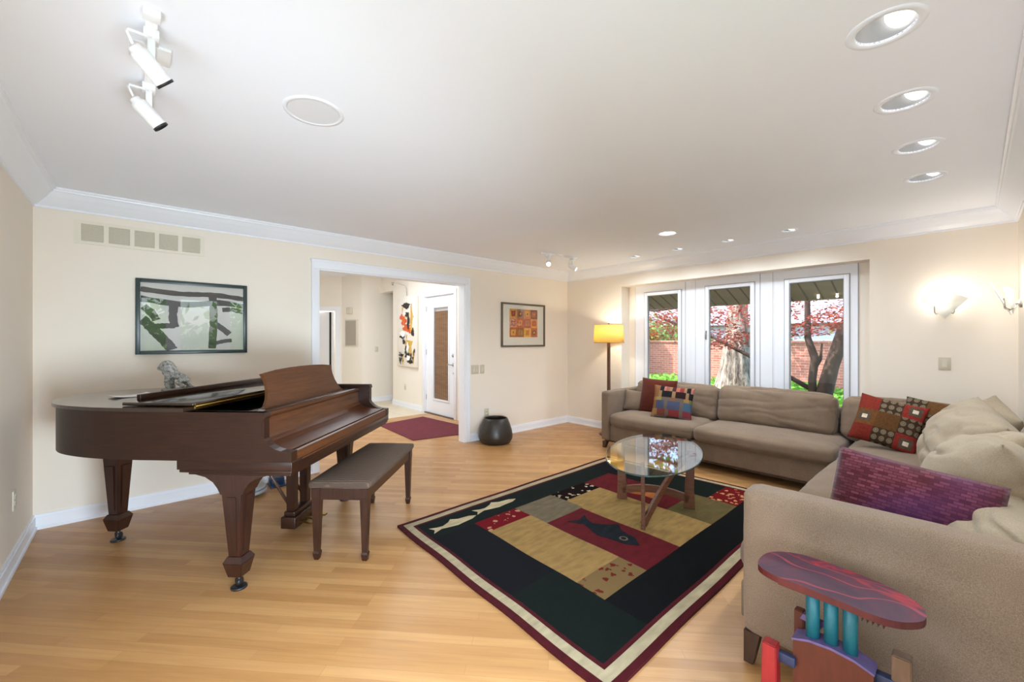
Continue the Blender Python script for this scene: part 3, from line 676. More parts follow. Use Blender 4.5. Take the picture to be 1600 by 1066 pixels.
# ---------------------------------------------------------------- robot vacuum and dock under the piano
M['navy'] = mat('blue_plastic', srgb(34, 58, 96), 0.35, var=0.1); M['grey'] = mat('grey_plastic', srgb(150, 152, 150), 0.4, var=0.05)
rv_ = thing('robot_vacuum', (0.725, 4.38, 0), 'round grey and blue floor cleaning robot under the piano by the baseboard', 'robot vacuum')
m = MB(); m.lathe([(0.12, 0.012), (0.150, 0.018), (0.158, 0.03), (0.158, 0.06)], 40); m.build('body', 'navy', rv_)
m = MB(); m.lathe([(0.158, 0.060), (0.150, 0.078), (0.10, 0.084), (0.0, 0.086)], 40); m.build('top_cover', 'grey', rv_)
m = MB(); m.lathe([(0.162, 0.026), (0.165, 0.034), (0.165, 0.048), (0.162, 0.054), (0.157, 0.054), (0.157, 0.026)], 40); m.build('bumper', 'grey', rv_)
m = MB(); m.box((-0.05, -0.02, 0.0), (-0.03, 0.02, 0.02)); m.build('wheel', 'black', rv_); m = MB(); m.box((0.03, -0.02, 0.0), (0.05, 0.02, 0.02)); m.build('wheel', 'black', rv_)
m = MB(); m.lathe([(0.05, 0.086), (0.05, 0.094), (0.0, 0.095)], 24); m.build('dial', 'dark', rv_)
m = MB(); m.box((-0.06, -0.05, 0), (0.06, 0.05, 0.07), bevel=0.012); m.box((-0.07, -0.12, 0), (0.07, 0.05, 0.012), bevel=0.004)
tag(m.build('charging_dock', 'navy', loc=(1.00, 4.52, 0)), 'small dark blue box against the baseboard behind the piano', 'charging dock')

# ================================================================ COFFEE TABLE
ct = thing('coffee_table', (3.078, 1.712, 0.018), 'oval glass top coffee table with crossed walnut legs on the patterned rug', 'coffee table', 0.353)
m = MB(); el = lambda a, k: (0.672*k*math.cos(a), 0.355*k*math.sin(a))
N = 72; rings = [(1-0.012, 0.478), (1.0, 0.481), (1.0, 0.487), (1-0.012, 0.490)]
vs = []; 
for k, z in rings: vs += [(*el(2*PI*i/N, k), z) for i in range(N)]
fs = [(q*N+i, q*N+(i+1) % N, (q+1)*N+(i+1) % N, (q+1)*N+i) for q in range(3) for i in range(N)] 
m.raw(vs, [tuple(range(N-1, -1, -1)), tuple(3*N+i for i in range(N))], 0); bmesh.ops.recalc_face_normals(m.bm, faces=m.bm.faces[:])
gl = m.build('glass_top', 'tableglass', ct)
m = MB(); m.raw(vs, fs, 0, True); m.build('glass_edge', 'glassedge', gl)
Rm = Matrix.Rotation(-0.353, 2)
def loc2(x, y): v = Rm @ Vector((x-3.078, y-1.712)); return Vector((v.x, v.y))
feet = [loc2(2.76, 1.625), loc2(3.36, 1.56), loc2(3.135, 2.05)]
def slatpiece(path, wid, dirv, name, thick=0.028):
    # flat bent wood: path of (point, width) swept with constant thickness along dirv
    m = MB(); n = len(path); vs = []
    pts = [Vector(p) for p in path]
    for i, p in enumerate(pts):
        t = (pts[min(i+1, n-1)]-pts[max(i-1, 0)]).normalized(); w = wid[i] if isinstance(wid, list) else wid
        a = Vector(dirv).normalized(); b = t.cross(a).normalized()
        for sa, sb in ((-1, -1), (1, -1), (1, 1), (-1, 1)): vs.append(p + a*sa*thick/2 + b*sb*w/2)
    fs = [(i*4+k, i*4+(k+1) % 4, (i+1)*4+(k+1) % 4, (i+1)*4+k) for i in range(n-1) for k in range(4)] + [(3, 2, 1, 0), tuple((n-1)*4+k for k in range(4))]
    b = bmesh.new(); bv = [b.verts.new(v) for v in vs]
    for fc in fs: b.faces.new([bv[i] for i in fc])
    bmesh.ops.recalc_face_normals(b, faces=b.faces[:]); bmesh.ops.bevel(b, geom=[e for e in b.edges], offset=0.003, segments=1, affect='EDGES'); m.merge(b)
    return m.build(name, 'walnuth', ct)
cen = Vector((0, 0))
for i, fpt in enumerate(feet):
    q = feet[(i+1) % 3]; d = (q-fpt).normalized(); out = (fpt-cen).normalized()
    dq = (Rm @ Vector((0.86, 0.51))) if i == 0 else (feet[1]-feet[2]).normalized(); nrm = Vector((-dq.y, dq.x, 0))
    # upright blade, wider at the foot
    up = [(fpt.x, fpt.y, 0.0), (fpt.x+out.x*0.00, fpt.y+out.y*0.00, 0.16), (fpt.x+out.x*0.01, fpt.y+out.y*0.01, 0.34), (fpt.x+out.x*0.015, fpt.y+out.y*0.015, 0.477)]
    slatpiece(up, [0.085, 0.072, 0.062, 0.058], nrm, 'leg')
# low curved rail between the two rear legs, and the brace rising from the front foot
A_, B_ = feet[2], feet[1]; d = (B_-A_).normalized(); mid = (A_+B_)/2
rail = [(A_.x+(B_.x-A_.x)*t, A_.y+(B_.y-A_.y)*t, 0.075 + 0.045*(1-(2*t-1)**2)) for t in [k/10 for k in range(11)]]
slatpiece(rail, 0.060, (-d.y, d.x, 0), 'rail')
F = feet[0]; tgt = loc2(3.25, 1.46); d = (tgt-F).normalized()
br = [(F.x+(tgt.x-F.x)*t, F.y+(tgt.y-F.y)*t, 0.02 + 0.455*(math.sin(t*PI/2)**1.0)) for t in [k/12 for k in range(13)]]
slatpiece(br, [0.055-0.022*k/12 for k in range(13)], (-d.y, d.x, 0), 'brace', 0.026)

# ================================================================ RUG
def pile(name, c, var=0.25):
    s = NT(name); v = s.tc(); a = s.n('ShaderNodeTexNoise', Scale=9.0, Detail=5.0); s.l(s.tc((1, 3, 1)), a.inputs[0]); b = s.n('ShaderNodeTexNoise', Scale=420.0); s.l(v, b.inputs[0])
    f = s.math('ADD', s.math('MULTIPLY', a.outputs[0], 0.75), s.math('MULTIPLY', b.outputs[0], 0.25))
    s.color(s.ramp(f, [(0.3, scl(c, 1-var)), (0.7, scl(c, 1+var))])); s.set(Roughness=1.0); s.b.inputs['Specular IOR Level'].default_value = 0.05; s.b.inputs['Sheen Weight'].default_value = 0.03; s.bump(b.outputs[0], 0.5, 0.004); return s.m
def spotted(name, ground, spot, scale=16, th=0.30):
    s = NT(name); v = s.tc((1, 1, 1)); n = s.n('ShaderNodeTexNoise', Scale=30.0); s.l(v, n.inputs[0])
    vv = s.n('ShaderNodeVectorMath', _operation='MULTIPLY_ADD'); s.l(n.outputs['Color'], vv.inputs[0]); vv.inputs[1].default_value = (0.05, 0.05, 0.05); s.l(v, vv.inputs[2])
    vo = s.n('ShaderNodeTexVoronoi', Scale=scale); s.l(vv.outputs[0], vo.inputs[0])
    s.color(s.ramp(vo.outputs['Distance'], [(th-0.02, spot), (th+0.02, ground)])); s.set(Roughness=1.0); s.b.inputs['Specular IOR Level'].default_value = 0.05; return s.m
RG = [('rug_red_border', srgb(66, 13, 18)), ('rug_cream_border', srgb(160, 146, 116)), ('rug_navy', srgb(5, 5, 11)), ('rug_green', srgb(5, 15, 10)), ('rug_tan', srgb(140, 110, 64)), ('rug_red', srgb(84, 16, 21)), ('rug_grey', srgb(100, 88, 68)), ('rug_olive', srgb(84, 71, 40)), ('rug_black', srgb(1, 1, 2))]
rmats = [pile(n, c) for n, c in RG]
rmats += [spotted('rug_red_spots', srgb(98, 20, 26), srgb(166, 124, 92)), spotted('rug_black_spots', srgb(22, 11, 11), srgb(182, 164, 134)), spotted('rug_leaf_spots', srgb(110, 88, 56), srgb(92, 34, 27), 15, 0.28), pile('rug_fish_cream', srgb(176, 160, 126)), pile('rug_fish_teal', srgb(17, 22, 28), 0.6), spotted('rug_red_marks', srgb(92, 18, 20), srgb(172, 124, 84), 20, 0.33), pile('rug_ochre', srgb(150, 84, 40))]
CB, CR, NV, GR, TN, RD, GY, OL, BK, RS, BS, LS, FC, FT, RM, OC = [i for i in (1, 0)] + list(range(2, 16))
def rugw(x, y):
    # slight waviness and skew of the real rug
    t = (2.85-y)/1.92; u = (x-1.36)/2.9
    return Vector((x + 0.045*(1-t)*(1-u) - 0.03*t*(1-u) - (0.10*(1-t) if u > 0.8 else 0)*(u-0.8)*5 + 0.004*math.sin(y*9), y + 0.0025*math.sin(x*7) + 0.03*(1-t)*u))
m = MB(); RZ_ = 0.016
def patch(x0, x1, y0, y1, mi, z=RZ_):
    nx = max(1, int((x1-x0)/0.08)); ny = max(1, int((y1-y0)/0.08)); vs = []
    for i in range(nx+1):
        for j in range(ny+1):
            p = rugw(x0+(x1-x0)*i/nx, y0+(y1-y0)*j/ny); vs.append((p.x, p.y, z))
    m.raw(vs, [(i*(ny+1)+j, (i+1)*(ny+1)+j, (i+1)*(ny+1)+j+1, i*(ny+1)+j+1) for i in range(nx) for j in range(ny)], mi)
FX0, FX1, FY0, FY1 = 1.50, 4.13, 1.06, 2.76
for (x0, x1, y0, y1, mi) in ((1.5, 1.86, 1.68, 2.51, NV), (1.5, 1.86, 1.06, 1.68, GR), (1.5, 3.62, 2.51, 2.76, GR), (3.62, 4.13, 2.40, 2.76, NV), (1.86, 2.28, 2.33, 2.51, RS), (2.28, 2.72, 2.15, 2.51, GY), (2.72, 3.20, 2.33, 2.51, BS), (1.86, 2.28, 1.51, 2.33, TN), (2.28, 2.70, 1.31, 2.15, RD), (2.70, 3.20, 1.31, 2.15, TN), (2.72, 3.20, 2.15, 2.33, TN), (2.70, 2.72, 2.15, 2.16, TN), (3.20, 3.62, 1.67, 2.51, RD), (3.20, 3.70, 1.31, 1.67, OL), (3.62, 4.13, 1.67, 2.40, GR), (3.70, 4.13, 1.55, 1.67, GR), (3.70, 4.13, 1.31, 1.55, RM), (1.86, 2.28, 1.31, 1.51, LS), (1.86, 4.13, 1.06, 1.31, BK)): patch(x0, x1, y0, y1, mi)
def frame(o, w, mi):
    x0, x1, y0, y1 = FX0-o, FX1+o, FY0-o, FY1+o
    patch(x0-w, x0, y0-w, y1+w, mi); patch(x1, x1+w, y0-w, y1+w, mi); patch(x0, x1, y0-w, y0, mi); patch(x0, x1, y1, y1+w, mi)
frame(0, 0.023, CR); frame(0.023, 0.054, CB); frame(0.077, 0.035, CR)
O = 0.112   # thickness skirt
edge = []
for a, b2 in (((FX0-O, FY0-O), (FX1+O, FY0-O)), ((FX1+O, FY0-O), (FX1+O, FY1+O)), ((FX1+O, FY1+O), (FX0-O, FY1+O)), ((FX0-O, FY1+O), (FX0-O, FY0-O))):
    for k in range(30): edge.append((a[0]+(b2[0]-a[0])*k/30, a[1]+(b2[1]-a[1])*k/30))
ne = len(edge); vs = []
for e in edge: p = rugw(*e); vs += [(p.x, p.y, RZ_), (p.x, p.y, 0.001)]
m.raw(vs, [(i*2, i*2+1, ((i+1) % ne)*2+1, ((i+1) % ne)*2) for i in range(ne)], CR)
# fish figures woven into the pile, standing 2 mm proud
def poly(pts, mi, z):
    b = bmesh.new(); vs = [b.verts.new((*rugw(x, y), z)) for x, y in pts]; lo = [b.verts.new((v.co.x, v.co.y, RZ_)) for v in vs]
    es = [b.edges.new((vs[i], vs[(i+1) % len(vs)])) for i in range(len(vs))]; bmesh.ops.triangle_fill(b, edges=es, use_beauty=True)
    for fc in b.faces:
        if fc.normal.z < 0: fc.normal_flip()
    n = len(vs)
    for i in range(n): b.faces.new((vs[i], vs[(i+1) % n], lo[(i+1) % n], lo[i]))
    m.merge(b, mi)
fish = [(0, 0.0), (0.06, 0.035), (0.16, 0.048), (0.22, 0.085), (0.26, 0.05), (0.33, 0.02), (0.38, 0.028), (0.44, 0.055), (0.415, 0.005), (0.45, -0.045), (0.36, -0.012), (0.28, -0.032), (0.22, -0.045), (0.16, -0.036), (0.06, -0.028)]
poly([(1.955-u*0.92, 2.613+v*0.9) for u, v in fish], FC, RZ_+0.002); poly([(2.42-u, 2.655+v*0.9) for u, v in fish], FC, RZ_+0.002)
poly([(2.505+v*2.0, 1.50+u*1.25) for u, v in fish], FT, RZ_+0.002)
poly([(2.505+0.03*math.cos(a), 1.625+0.03*math.sin(a)) for a in [k*PI/6 for k in range(12)]], GY, RZ_+0.004); poly([(2.505+0.018*math.cos(a), 1.625+0.018*math.sin(a)) for a in [k*PI/6 for k in range(12)]], FT, RZ_+0.0055)
poly([(3.41+0.10*math.cos(a)*(1+0.25*math.sin(5*a)), 2.02+0.20*math.sin(a)) for a in [k*PI/12 for k in range(24)]], OC, RZ_+0.002)
rug = m.build('area_rug', rmats); tag(rug, 'large dark patchwork area rug with fish figures under the coffee table', 'rug')
# hall door mat
m = MB(); m.prism([(2.92, 6.50), (2.83, 5.19), (3.94, 4.97), (3.83, 6.66)], V3, 0.001, 0.010)
M['mat'] = pile('burgundy_mat', srgb(112, 56, 63), 0.18); tag(m.build('door_mat', 'mat'), 'burgundy mat on the hall floor in front of the white glazed door', 'door mat')

# ================================================================ SOFAS
def cush(name, parent, c, size, r, bulge, matn, seed, n=20, wr=0.004, ws=5.0, rot=None, sag=0.0, pinch=0.0):
    m = MB(); m.merge(cushion_bm(*size, r, bulge, n, wr, ws, seed, sag, pinch), 0, True); return m.build(name, matn, parent, loc=c, rot=rot)
def sofa_leg(parent, x, y, h, sx, sy):
    # tapered block leg, splayed edge towards the inside
    m = MB(); b = bmesh.new(); a = 0.062; t = 0.036
    q = [b.verts.new(v) for v in ((0, 0, 0), (sx*t, 0, 0), (sx*t, sy*t, 0), (0, sy*t, 0), (0, 0, h), (sx*a, 0, h), (sx*a, sy*a, h), (0, sy*a, h))]
    for f in ((3, 2, 1, 0), (4, 5, 6, 7), (0, 1, 5, 4), (1, 2, 6, 5), (2, 3, 7, 6), (3, 0, 4, 7)): b.faces.new([q[i] for i in f])
    bmesh.ops.recalc_face_normals(b, faces=b.faces[:]); m.merge(b); return m.build('leg', 'legwood', parent, loc=(x, y, 0))
GA = 'two sofas forming the corner seating group'
sa = thing('sectional_sofa', (4.95, 2.0, 0), 'long taupe sofa standing under the three garden windows', 'sofa')
def ch(o, p):  # parent keeping world placement (parents carry no rotation here)
    o.parent = p; o.location = o.location - p.location; return o
m = MB(); m.box((4.51, 0.80, 0.105), (5.40, 3.13, 0.30), bevel=0.012); ch(m.build('base', 'taupe'), sa)
m = MB(); m.box((4.53, 0.82, 0.082), (5.38, 3.22, 0.106)); ch(m.build('plinth_rail', 'legwood'), sa)
ch(cush('arm', None, (4.94, 3.185, 0.417), (0.93, 0.115, 0.625), 0.022, (0.003, 0.004, 0.006), 'taupe', 4, 16, 0.0008), sa)
ch(cush('back_frame', None, (5.34, 2.0, 0.40), (0.13, 2.40, 0.62), 0.03, (0.004, 0.0, 0.006), 'taupe', 5, 16, 0.001), sa)
ch(cush('seat_cushion', None, (4.855, 2.575, 0.382), (0.84, 1.06, 0.165), 0.065, (0.014, 0.008, 0.024), 'taupe', 1, 22, 0.004, sag=0.008), sa)
ch(cush('seat_cushion', None, (4.855, 1.42, 0.382), (0.84, 1.235, 0.165), 0.065, (0.014, 0.008, 0.026), 'taupe', 2, 22, 0.004, sag=0.008), sa)
ch(cush('back_cushion', None, (5.12, 2.56, 0.635), (0.20, 1.07, 0.42), 0.075, (0.035, 0.01, 0.012), 'taupe', 7, 24, 0.012, 5, rot=(0, math.radians(13), 0)), sa)
ch(cush('back_cushion', None, (5.11, 1.455, 0.645), (0.21, 1.10, 0.42), 0.075, (0.04, 0.012, 0.02), 'taupe', 8, 28, 0.011, 4.5, rot=(0, math.radians(13), 0)), sa)
for x, y, sx, sy in ((4.50, 3.235, 1, -1), (5.39, 3.235, -1, -1), (4.50, 0.84, 1, 1), (5.39, 0.84, -1, 1)): ch(sofa_leg(None, x, y, 0.085, sx, sy), sa)
sb = thing('sectional_sofa', (3.6, 0.25, 0), 'long taupe sofa in the foreground along the right wall with one upholstered arm', 'sofa')
m = MB(); m.box((2.05, -0.21, 0.135), (5.40, 0.715, 0.30), bevel=0.012); ch(m.build('base', 'taupe'), sb)
m = MB(); m.box((2.10, -0.19, 0.11), (5.38, 0.69, 0.137)); ch(m.build('plinth_rail', 'legwood'), sb)
ch(cush('arm', None, (2.03, 0.228, 0.442), (0.145, 0.90, 0.625), 0.035, (0.004, 0.004, 0.008), 'taupe2', 14, 20, 0.0008), sb)
ch(cush('back_frame', None, (3.73, -0.165, 0.42), (3.34, 0.12, 0.60), 0.03, (0.0, 0.004, 0.006), 'taupe', 15, 16, 0.001), sb)
ch(cush('back_frame', None, (5.34, 0.28, 0.42), (0.12, 0.92, 0.60), 0.03, (0.004, 0.0, 0.006), 'taupe', 16, 12, 0.001), sb)
for cx, w, sd in ((4.70, 1.08, 21), (3.60, 1.10, 22), (2.57, 0.94, 23)):
    ch(cush('seat_cushion', None, (cx, 0.31, 0.385), (w, 0.88, 0.165), 0.065, (0.008, 0.016, 0.024), 'taupe', sd, 22, 0.004, sag=0.006), sb)
ch(cush('back_cushion', None, (5.13, 0.46, 0.64), (0.19, 0.80, 0.41), 0.075, (0.035, 0.01, 0.02), 'taupe', 24, 22, 0.008, 5, rot=(0, math.radians(12), 0)), sb)
def loose(c, w, h, t, rz, lean, roll, seed, fold=0.015, matn='cream'):
    m = MB(); m.merge(pillow_bm(w, h, t, 44, 0.02, 0.006, seed, fold), 0, True)
    return ch(m.build('back_cushion', matn, None, c, rot=(-math.radians(lean), math.radians(roll), math.radians(rz+90))), sb)
loose((3.95, 0.03, 0.690), 0.98, 0.58, 0.42, 96, 20, 4, 31)
loose((3.02, -0.02, 0.680), 0.92, 0.56, 0.42, 84, 22, -5, 32)
loose((2.42, -0.05, 0.585), 0.66, 0.40, 0.36, 97, 30, 3, 33)
loose((4.62, -0.075, 0.775), 0.62, 0.34, 0.22, 100, 30, 10, 34, 0.010)
loose((3.30, -0.115, 0.80), 0.70, 0.30, 0.20, 88, 30, -8, 35, 0.010)
for x, y, sx, sy in ((1.965, 0.672, 1, -1), (5.39, 0.672, -1, -1), (1.965, -0.20, 1, 1), (5.39, -0.20, -1, 1)): ch(sofa_leg(None, x, y, 0.137, sx, sy), sb)

# ---------------------------------------------------------------- throw pillows
def pillow(name, loc, size, a_deg, lean, roll, matn, seed, label, conc=0.03):
    m = MB(); m.merge(pillow_bm(*size, 26, conc, 0.005, seed), 0, True)
    o = m.build(name, matn, loc=loc, rot=(-math.radians(lean), math.radians(roll), math.radians(a_deg+90))); return tag(o, label, 'pillow')
def blocks(name, rows, w, h, dots=None):
    # woven patchwork: rows from the top down, each a list of (width, colour)
    s = NT(name); v = s.tc(); sp = s.n('ShaderNodeSeparateXYZ'); s.l(v, sp.inputs[0])
    nz = s.n('ShaderNodeTexNoise', Scale=300.0); s.l(v, nz.inputs[0])
    u = s.math('ADD', s.math('DIVIDE', sp.outputs[0], w), 0.5); q = s.math('SUBTRACT', 0.5, s.math('DIVIDE', sp.outputs[2], h))
    col = None; z = 0.0
    for hh, cells in rows:
        tot = sum(c[0] for c in cells); acc = 0; st = []
        for ww, c in cells: st.append((min(0.999, acc/tot), _mut(c))); acc += ww
        r = s.ramp(u, st, 'CONSTANT')
        if col is None: col = r
        else: col = s.mix(s.math('GREATER_THAN', q, z), col, r)
        z += hh
    if dots:
        pass
    col = s.mix(0.35, col, s.ramp(nz.outputs[0], [(0.3, (0.35,)*3), (0.7, (0.75,)*3)]), 'OVERLAY'); s.color(col); s.set(Roughness=0.95); s.b.inputs['Specular IOR Level'].default_value = 0.1; s.bump(nz.outputs[0], 0.4, 0.003); return s.m
c_ = srgb; dk = c_(38, 34, 34); br_ = c_(92, 52, 34); tnn = c_(160, 118, 70); red = c_(150, 36, 34); pk = c_(196, 112, 92); blu = c_(70, 82, 112); gyy = c_(118, 98, 84); och = c_(170, 122, 48); och2 = c_(150, 92, 42); mrn = c_(84, 36, 36)
_mut = lambda c: tuple(x*0.58 + 0.24*(0.25*(c[0]+c[1]+c[2])) for x in c)
M['patchwork'] = blocks('patchwork_weave', [
 (0.20, [(0.17, och2), (0.10, dk), (0.05, pk), (0.08, c_(168, 84, 62)), (0.07, tnn), (0.09, mrn), (0.09, c_(186, 96, 66)), (0.10, red), (0.06, tnn), (0.09, dk), (0.08, pk)]),
 (0.19, [(0.16, och2), (0.08, tnn), (0.26, dk), (0.09, tnn), (0.25, c_(52, 28, 28)), (0.07, tnn), (0.12, dk)]),
 (0.10, [(0.12, och), (0.12, c_(166, 140, 44)), (0.2, gyy), (0.14, och2), (0.2, gyy), (0.12, och), (0.1, c_(120, 116, 50))]),
 (0.24, [(0.12, och2), (0.20, blu), (0.08, gyy), (0.30, c_(78, 84, 116)), (0.08, gyy), (0.22, c_(64, 98, 126))]),
 (0.17, [(0.16, och), (0.20, c_(140, 58, 40)), (0.08, gyy), (0.26, c_(150, 40, 44)), (0.08, gyy), (0.22, c_(142, 40, 54))]),
 (0.10, [(0.1, tnn), (0.3, gyy), (0.3, c_(92, 60, 50)), (0.3, gyy)])], 0.46, 0.42)
def disc_fab(name, grid, w, h):
    # 3 x 3 woven fields: R red, B brown, D rows of ringed discs, F brown frame with pale centre, G red frame with pale centre
    s = NT(name); v = s.tc(); sp = s.n('ShaderNodeSeparateXYZ'); s.l(v, sp.inputs[0])
    u = s.math('MULTIPLY', s.math('ADD', s.math('DIVIDE', sp.outputs[0], w), 0.5), 3.0); q = s.math('MULTIPLY', s.math('SUBTRACT', 0.5, s.math('DIVIDE', sp.outputs[2], h)), 3.0)
    idx = s.math('DIVIDE', s.math('ADD', s.math('ADD', s.math('MULTIPLY', s.math('FLOOR', q), 3.0), s.math('FLOOR', u)), 0.5), 9.0)
    cells = ''.join(grid)
    pick = lambda f: s.ramp(idx, [(i/9, f(c)) for i, c in enumerate(cells)], 'CONSTANT')
    isd = pick(lambda c: (1, 1, 1) if c == 'D' else (0, 0, 0)); isf = pick(lambda c: (1, 1, 1) if c in 'FG' else (0, 0, 0))
    shift = [0.9, 1.1, 0.95, 1.05, 1.0, 0.85, 1.1, 0.9, 1.0]
    k = [0]
    def gcol(c): k[0] += 1; return scl(c_(116, 42, 32) if c == 'R' else c_(98, 66, 36), shift[k[0] % 9])
    ground = pick(gcol); rim = pick(lambda c: c_(128, 44, 36) if c == 'G' else c_(104, 66, 34))
    def rad(a, b, sc, sc2):
        fx = s.math('SUBTRACT', s.math('FRACT', s.math('MULTIPLY', a, sc)), 0.5); fz = s.math('SUBTRACT', s.math('FRACT', s.math('MULTIPLY', b, sc2)), 0.5)
        return s.math('SQRT', s.math('ADD', s.math('MULTIPLY', fx, fx), s.math('MULTIPLY', fz, fz))), s.math('MAXIMUM', s.math('ABSOLUTE', fx), s.math('ABSOLUTE', fz))
    r2, _ = rad(u, q, 3.0, 2.5); _, q1 = rad(u, q, 1.0, 1.0)
    dot = s.ramp(r2, [(0.0, c_(132, 120, 98)), (0.10, c_(92, 78, 60)), (0.20, c_(122, 110, 90)), (0.30, c_(98, 84, 66)), (0.40, c_(60, 44, 32))], 'CONSTANT')
    inner = s.ramp(q1, [(0.0, c_(206, 192, 166)), (0.12, c_(84, 70, 58)), (0.28, (0, 0, 0))], 'CONSTANT')
    isrim = s.ramp(q1, [(0.0, (0, 0, 0)), (0.28, (1, 1, 1))], 'CONSTANT')
    fr = s.mix(isrim, inner, rim)
    col = s.mix(isd, ground, dot); col = s.mix(isf, col, fr)
    nz = s.n('ShaderNodeTexNoise', Scale=60.0, Detail=3.0); s.l(v, nz.inputs[0]); col = s.mix(0.45, col, s.ramp(nz.outputs[0], [(0.3, (0.3,)*3), (0.7, (0.7,)*3)]), 'OVERLAY')
    s.color(col); s.set(Roughness=0.9); s.b.inputs['Specular IOR Level'].default_value = 0.12; s.bump(nz.outputs[0], 0.2, 0.003); return s.m
M['disc1'] = disc_fab('disc_pattern_weave', ['RDG', 'FBD', 'RDG'], 0.44, 0.42); M['disc2'] = disc_fab('disc_pattern_weave_brown', ['DBF', 'RDB', 'DBF'], 0.44, 0.42)
def basket():
    s = NT('purple_basket_weave'); v = s.tc(); br = s.n('ShaderNodeTexBrick', Scale=1.0); br.inputs['Brick Width'].default_value = 0.030; br.inputs['Row Height'].default_value = 0.0125; br.inputs['Mortar Size'].default_value = 0.0028; br.inputs['Mortar Smooth'].default_value = 1.0; br.inputs['Bias'].default_value = -0.1
    s.l(s.tc((1, 1, 1), (PI/2, 0, 0)), br.inputs[0])
    br.inputs['Color1'].default_value = (*c_(78, 28, 34), 1); br.inputs['Color2'].default_value = (*c_(122, 64, 76), 1); br.inputs['Mortar'].default_value = (*c_(70, 26, 36), 1)
    n = s.n('ShaderNodeTexNoise', Scale=3.2, Detail=1.0); s.l(v, n.inputs[0])
    col = s.mix(s.ramp(n.outputs[0], [(0.45, (0, 0, 0)), (0.70, (0.55, 0.55, 0.55))]), br.outputs[0], c_(84, 50, 100)); s.color(col); s.set(Roughness=0.9); s.b.inputs['Specular IOR Level'].default_value = 0.15; s.b.inputs['Sheen Weight'].default_value = 0.15
    s.bump(br.outputs['Fac'], -0.6, 0.006); return s.m
M['purple'] = basket()
pillow('throw_pillow', (4.93, 2.98, 0.585), (0.36, 0.27, 0.14), 215, 18, 8, 'taupe', 1, 'small plain taupe pillow tucked against the left sofa arm', 0.02)
pillow('throw_pillow', (4.93, 2.70, 0.675), (0.46, 0.45, 0.15), 186, 14, 2, 'rust', 2, 'rust brown corduroy square pillow behind the multicoloured one', 0.02)
pillow('throw_pillow', (4.73, 2.40, 0.645), (0.46, 0.41, 0.15), 197, 22, 3, 'patchwork', 3, 'multicoloured patchwork pillow with blue and black blocks on the window sofa')
pillow('throw_pillow', (4.70, 0.49, 0.695), (0.44, 0.42, 0.14), 180, 24, 12, 'disc1', 4, 'patterned pillow of red and brown squares leaning in the sofa corner')
pillow('throw_pillow', (4.84, 0.205, 0.690), (0.44, 0.42, 0.14), 172, 22, 7, 'disc2', 5, 'brown patterned pillow with grey discs half behind the cream cushion')
pillow('throw_pillow', (2.38, 0.188, 0.662), (0.52, 0.44, 0.22), 180, 18, 7, 'purple', 6, 'large purple and maroon basket weave pillow behind the foreground sofa arm', 0.012)

# ================================================================ PAINTED SIDE TABLE
def paint_top():
    s = NT('painted_purple_top'); v = s.tc((1.3, 1.0, 1)); n = s.n('ShaderNodeTexNoise', Scale=4.2, Detail=4.0, Distortion=1.2); s.l(v, n.inputs[0])
    w = s.n('ShaderNodeTexWave', Scale=2.2, Distortion=22.0, Detail=2.0); s.l(v, w.inputs[0])
    a = s.ramp(n.outputs[0], [(0.32, c_(56, 36, 52)), (0.44, c_(78, 44, 60)), (0.50, c_(92, 42, 56)), (0.545, c_(158, 40, 50)), (0.59, c_(112, 40, 56)), (0.66, c_(82, 56, 80)), (0.8, c_(96, 50, 64))])
    s.color(s.mix(s.ramp(w.outputs[0], [(0.965, (0, 0, 0)), (1.0, (0.5, 0.5, 0.5))]), a, c_(190, 70, 80))); s.b.inputs['Specular IOR Level'].default_value = 0.25; s.set(Roughness=0.42); return s.m
M['ptop'] = paint_top()
for k, c in (('pred', (150, 34, 36)), ('pbrown', (92, 40, 26)), ('pblue', (44, 52, 80)), ('pteal', (30, 104, 116)), ('ptan', (112, 84, 64)), ('plav', (104, 88, 132)), ('pedge', (86, 26, 28))): M[k] = wood('painted_wood_'+k[1:], scl(c_(*c), 0.82), scl(c_(*c), 1.2), 0.42, (14, 14, 3))
st = thing('side_table', (1.70, 0.31, 0), 'small colourful painted side table with oval purple top in front of the sofa arm', 'side table', 0.0)
stop = [(-0.055, 0.205), (0.03, 0.213), (0.09, 0.19), (0.128, 0.14), (0.142, 0.08), (0.135, 0.0), (0.122, -0.07), (0.10, -0.14), (0.06, -0.195), (0.01, -0.217), (-0.045, -0.212), (-0.095, -0.17), (-0.112, -0.115), (-0.104, -0.03), (-0.098, 0.06), (-0.092, 0.15)]
sto = [(p.x, p.y) for p in smooth_curve(stop, 4, True)][::-1]
m = MB(); m.prism(sto, V3, 0.579, 0.600, 1); m.bm.faces.ensure_lookup_table()
for fc in m.bm.faces:
    if fc.normal.z > 0.5 or (fc.calc_center_median().z > 0.5999): fc.material_index = 0
m.build('top', ['ptop', 'pedge'], st)
m = MB(); m.box((-0.07, -0.14, 0.560), (0.08, 0.14, 0.580), bevel=0.003); 
for k in range(5): m.prism([(-0.100+0.0, -0.135+k*0.012), (-0.06, -0.14+k*0.012), (-0.06, -0.128+k*0.012)], V3, 0.562, 0.576)
m.build('top_batten', 'pbrown', st)
for yy in (0.055, 0.005, -0.045):
    m = MB(); m.lathe([(0.0195, 0.385), (0.0195, 0.565)], 24, mtx=Matrix.Translation((0, yy, 0))); m.build('column', 'pteal', st)
m = MB(); bd = [(0.105, 0.03), (0.105, 0.372), (0.06, 0.388), (0.0, 0.394), (-0.06, 0.388), (-0.105, 0.372), (-0.105, 0.03), (-0.05, 0.03), (-0.05, 0.20), (0.05, 0.20), (0.05, 0.03)]
m.prism(bd, lambda u, v, w: Vector((w, u, v)), -0.030, 0.030, 0)
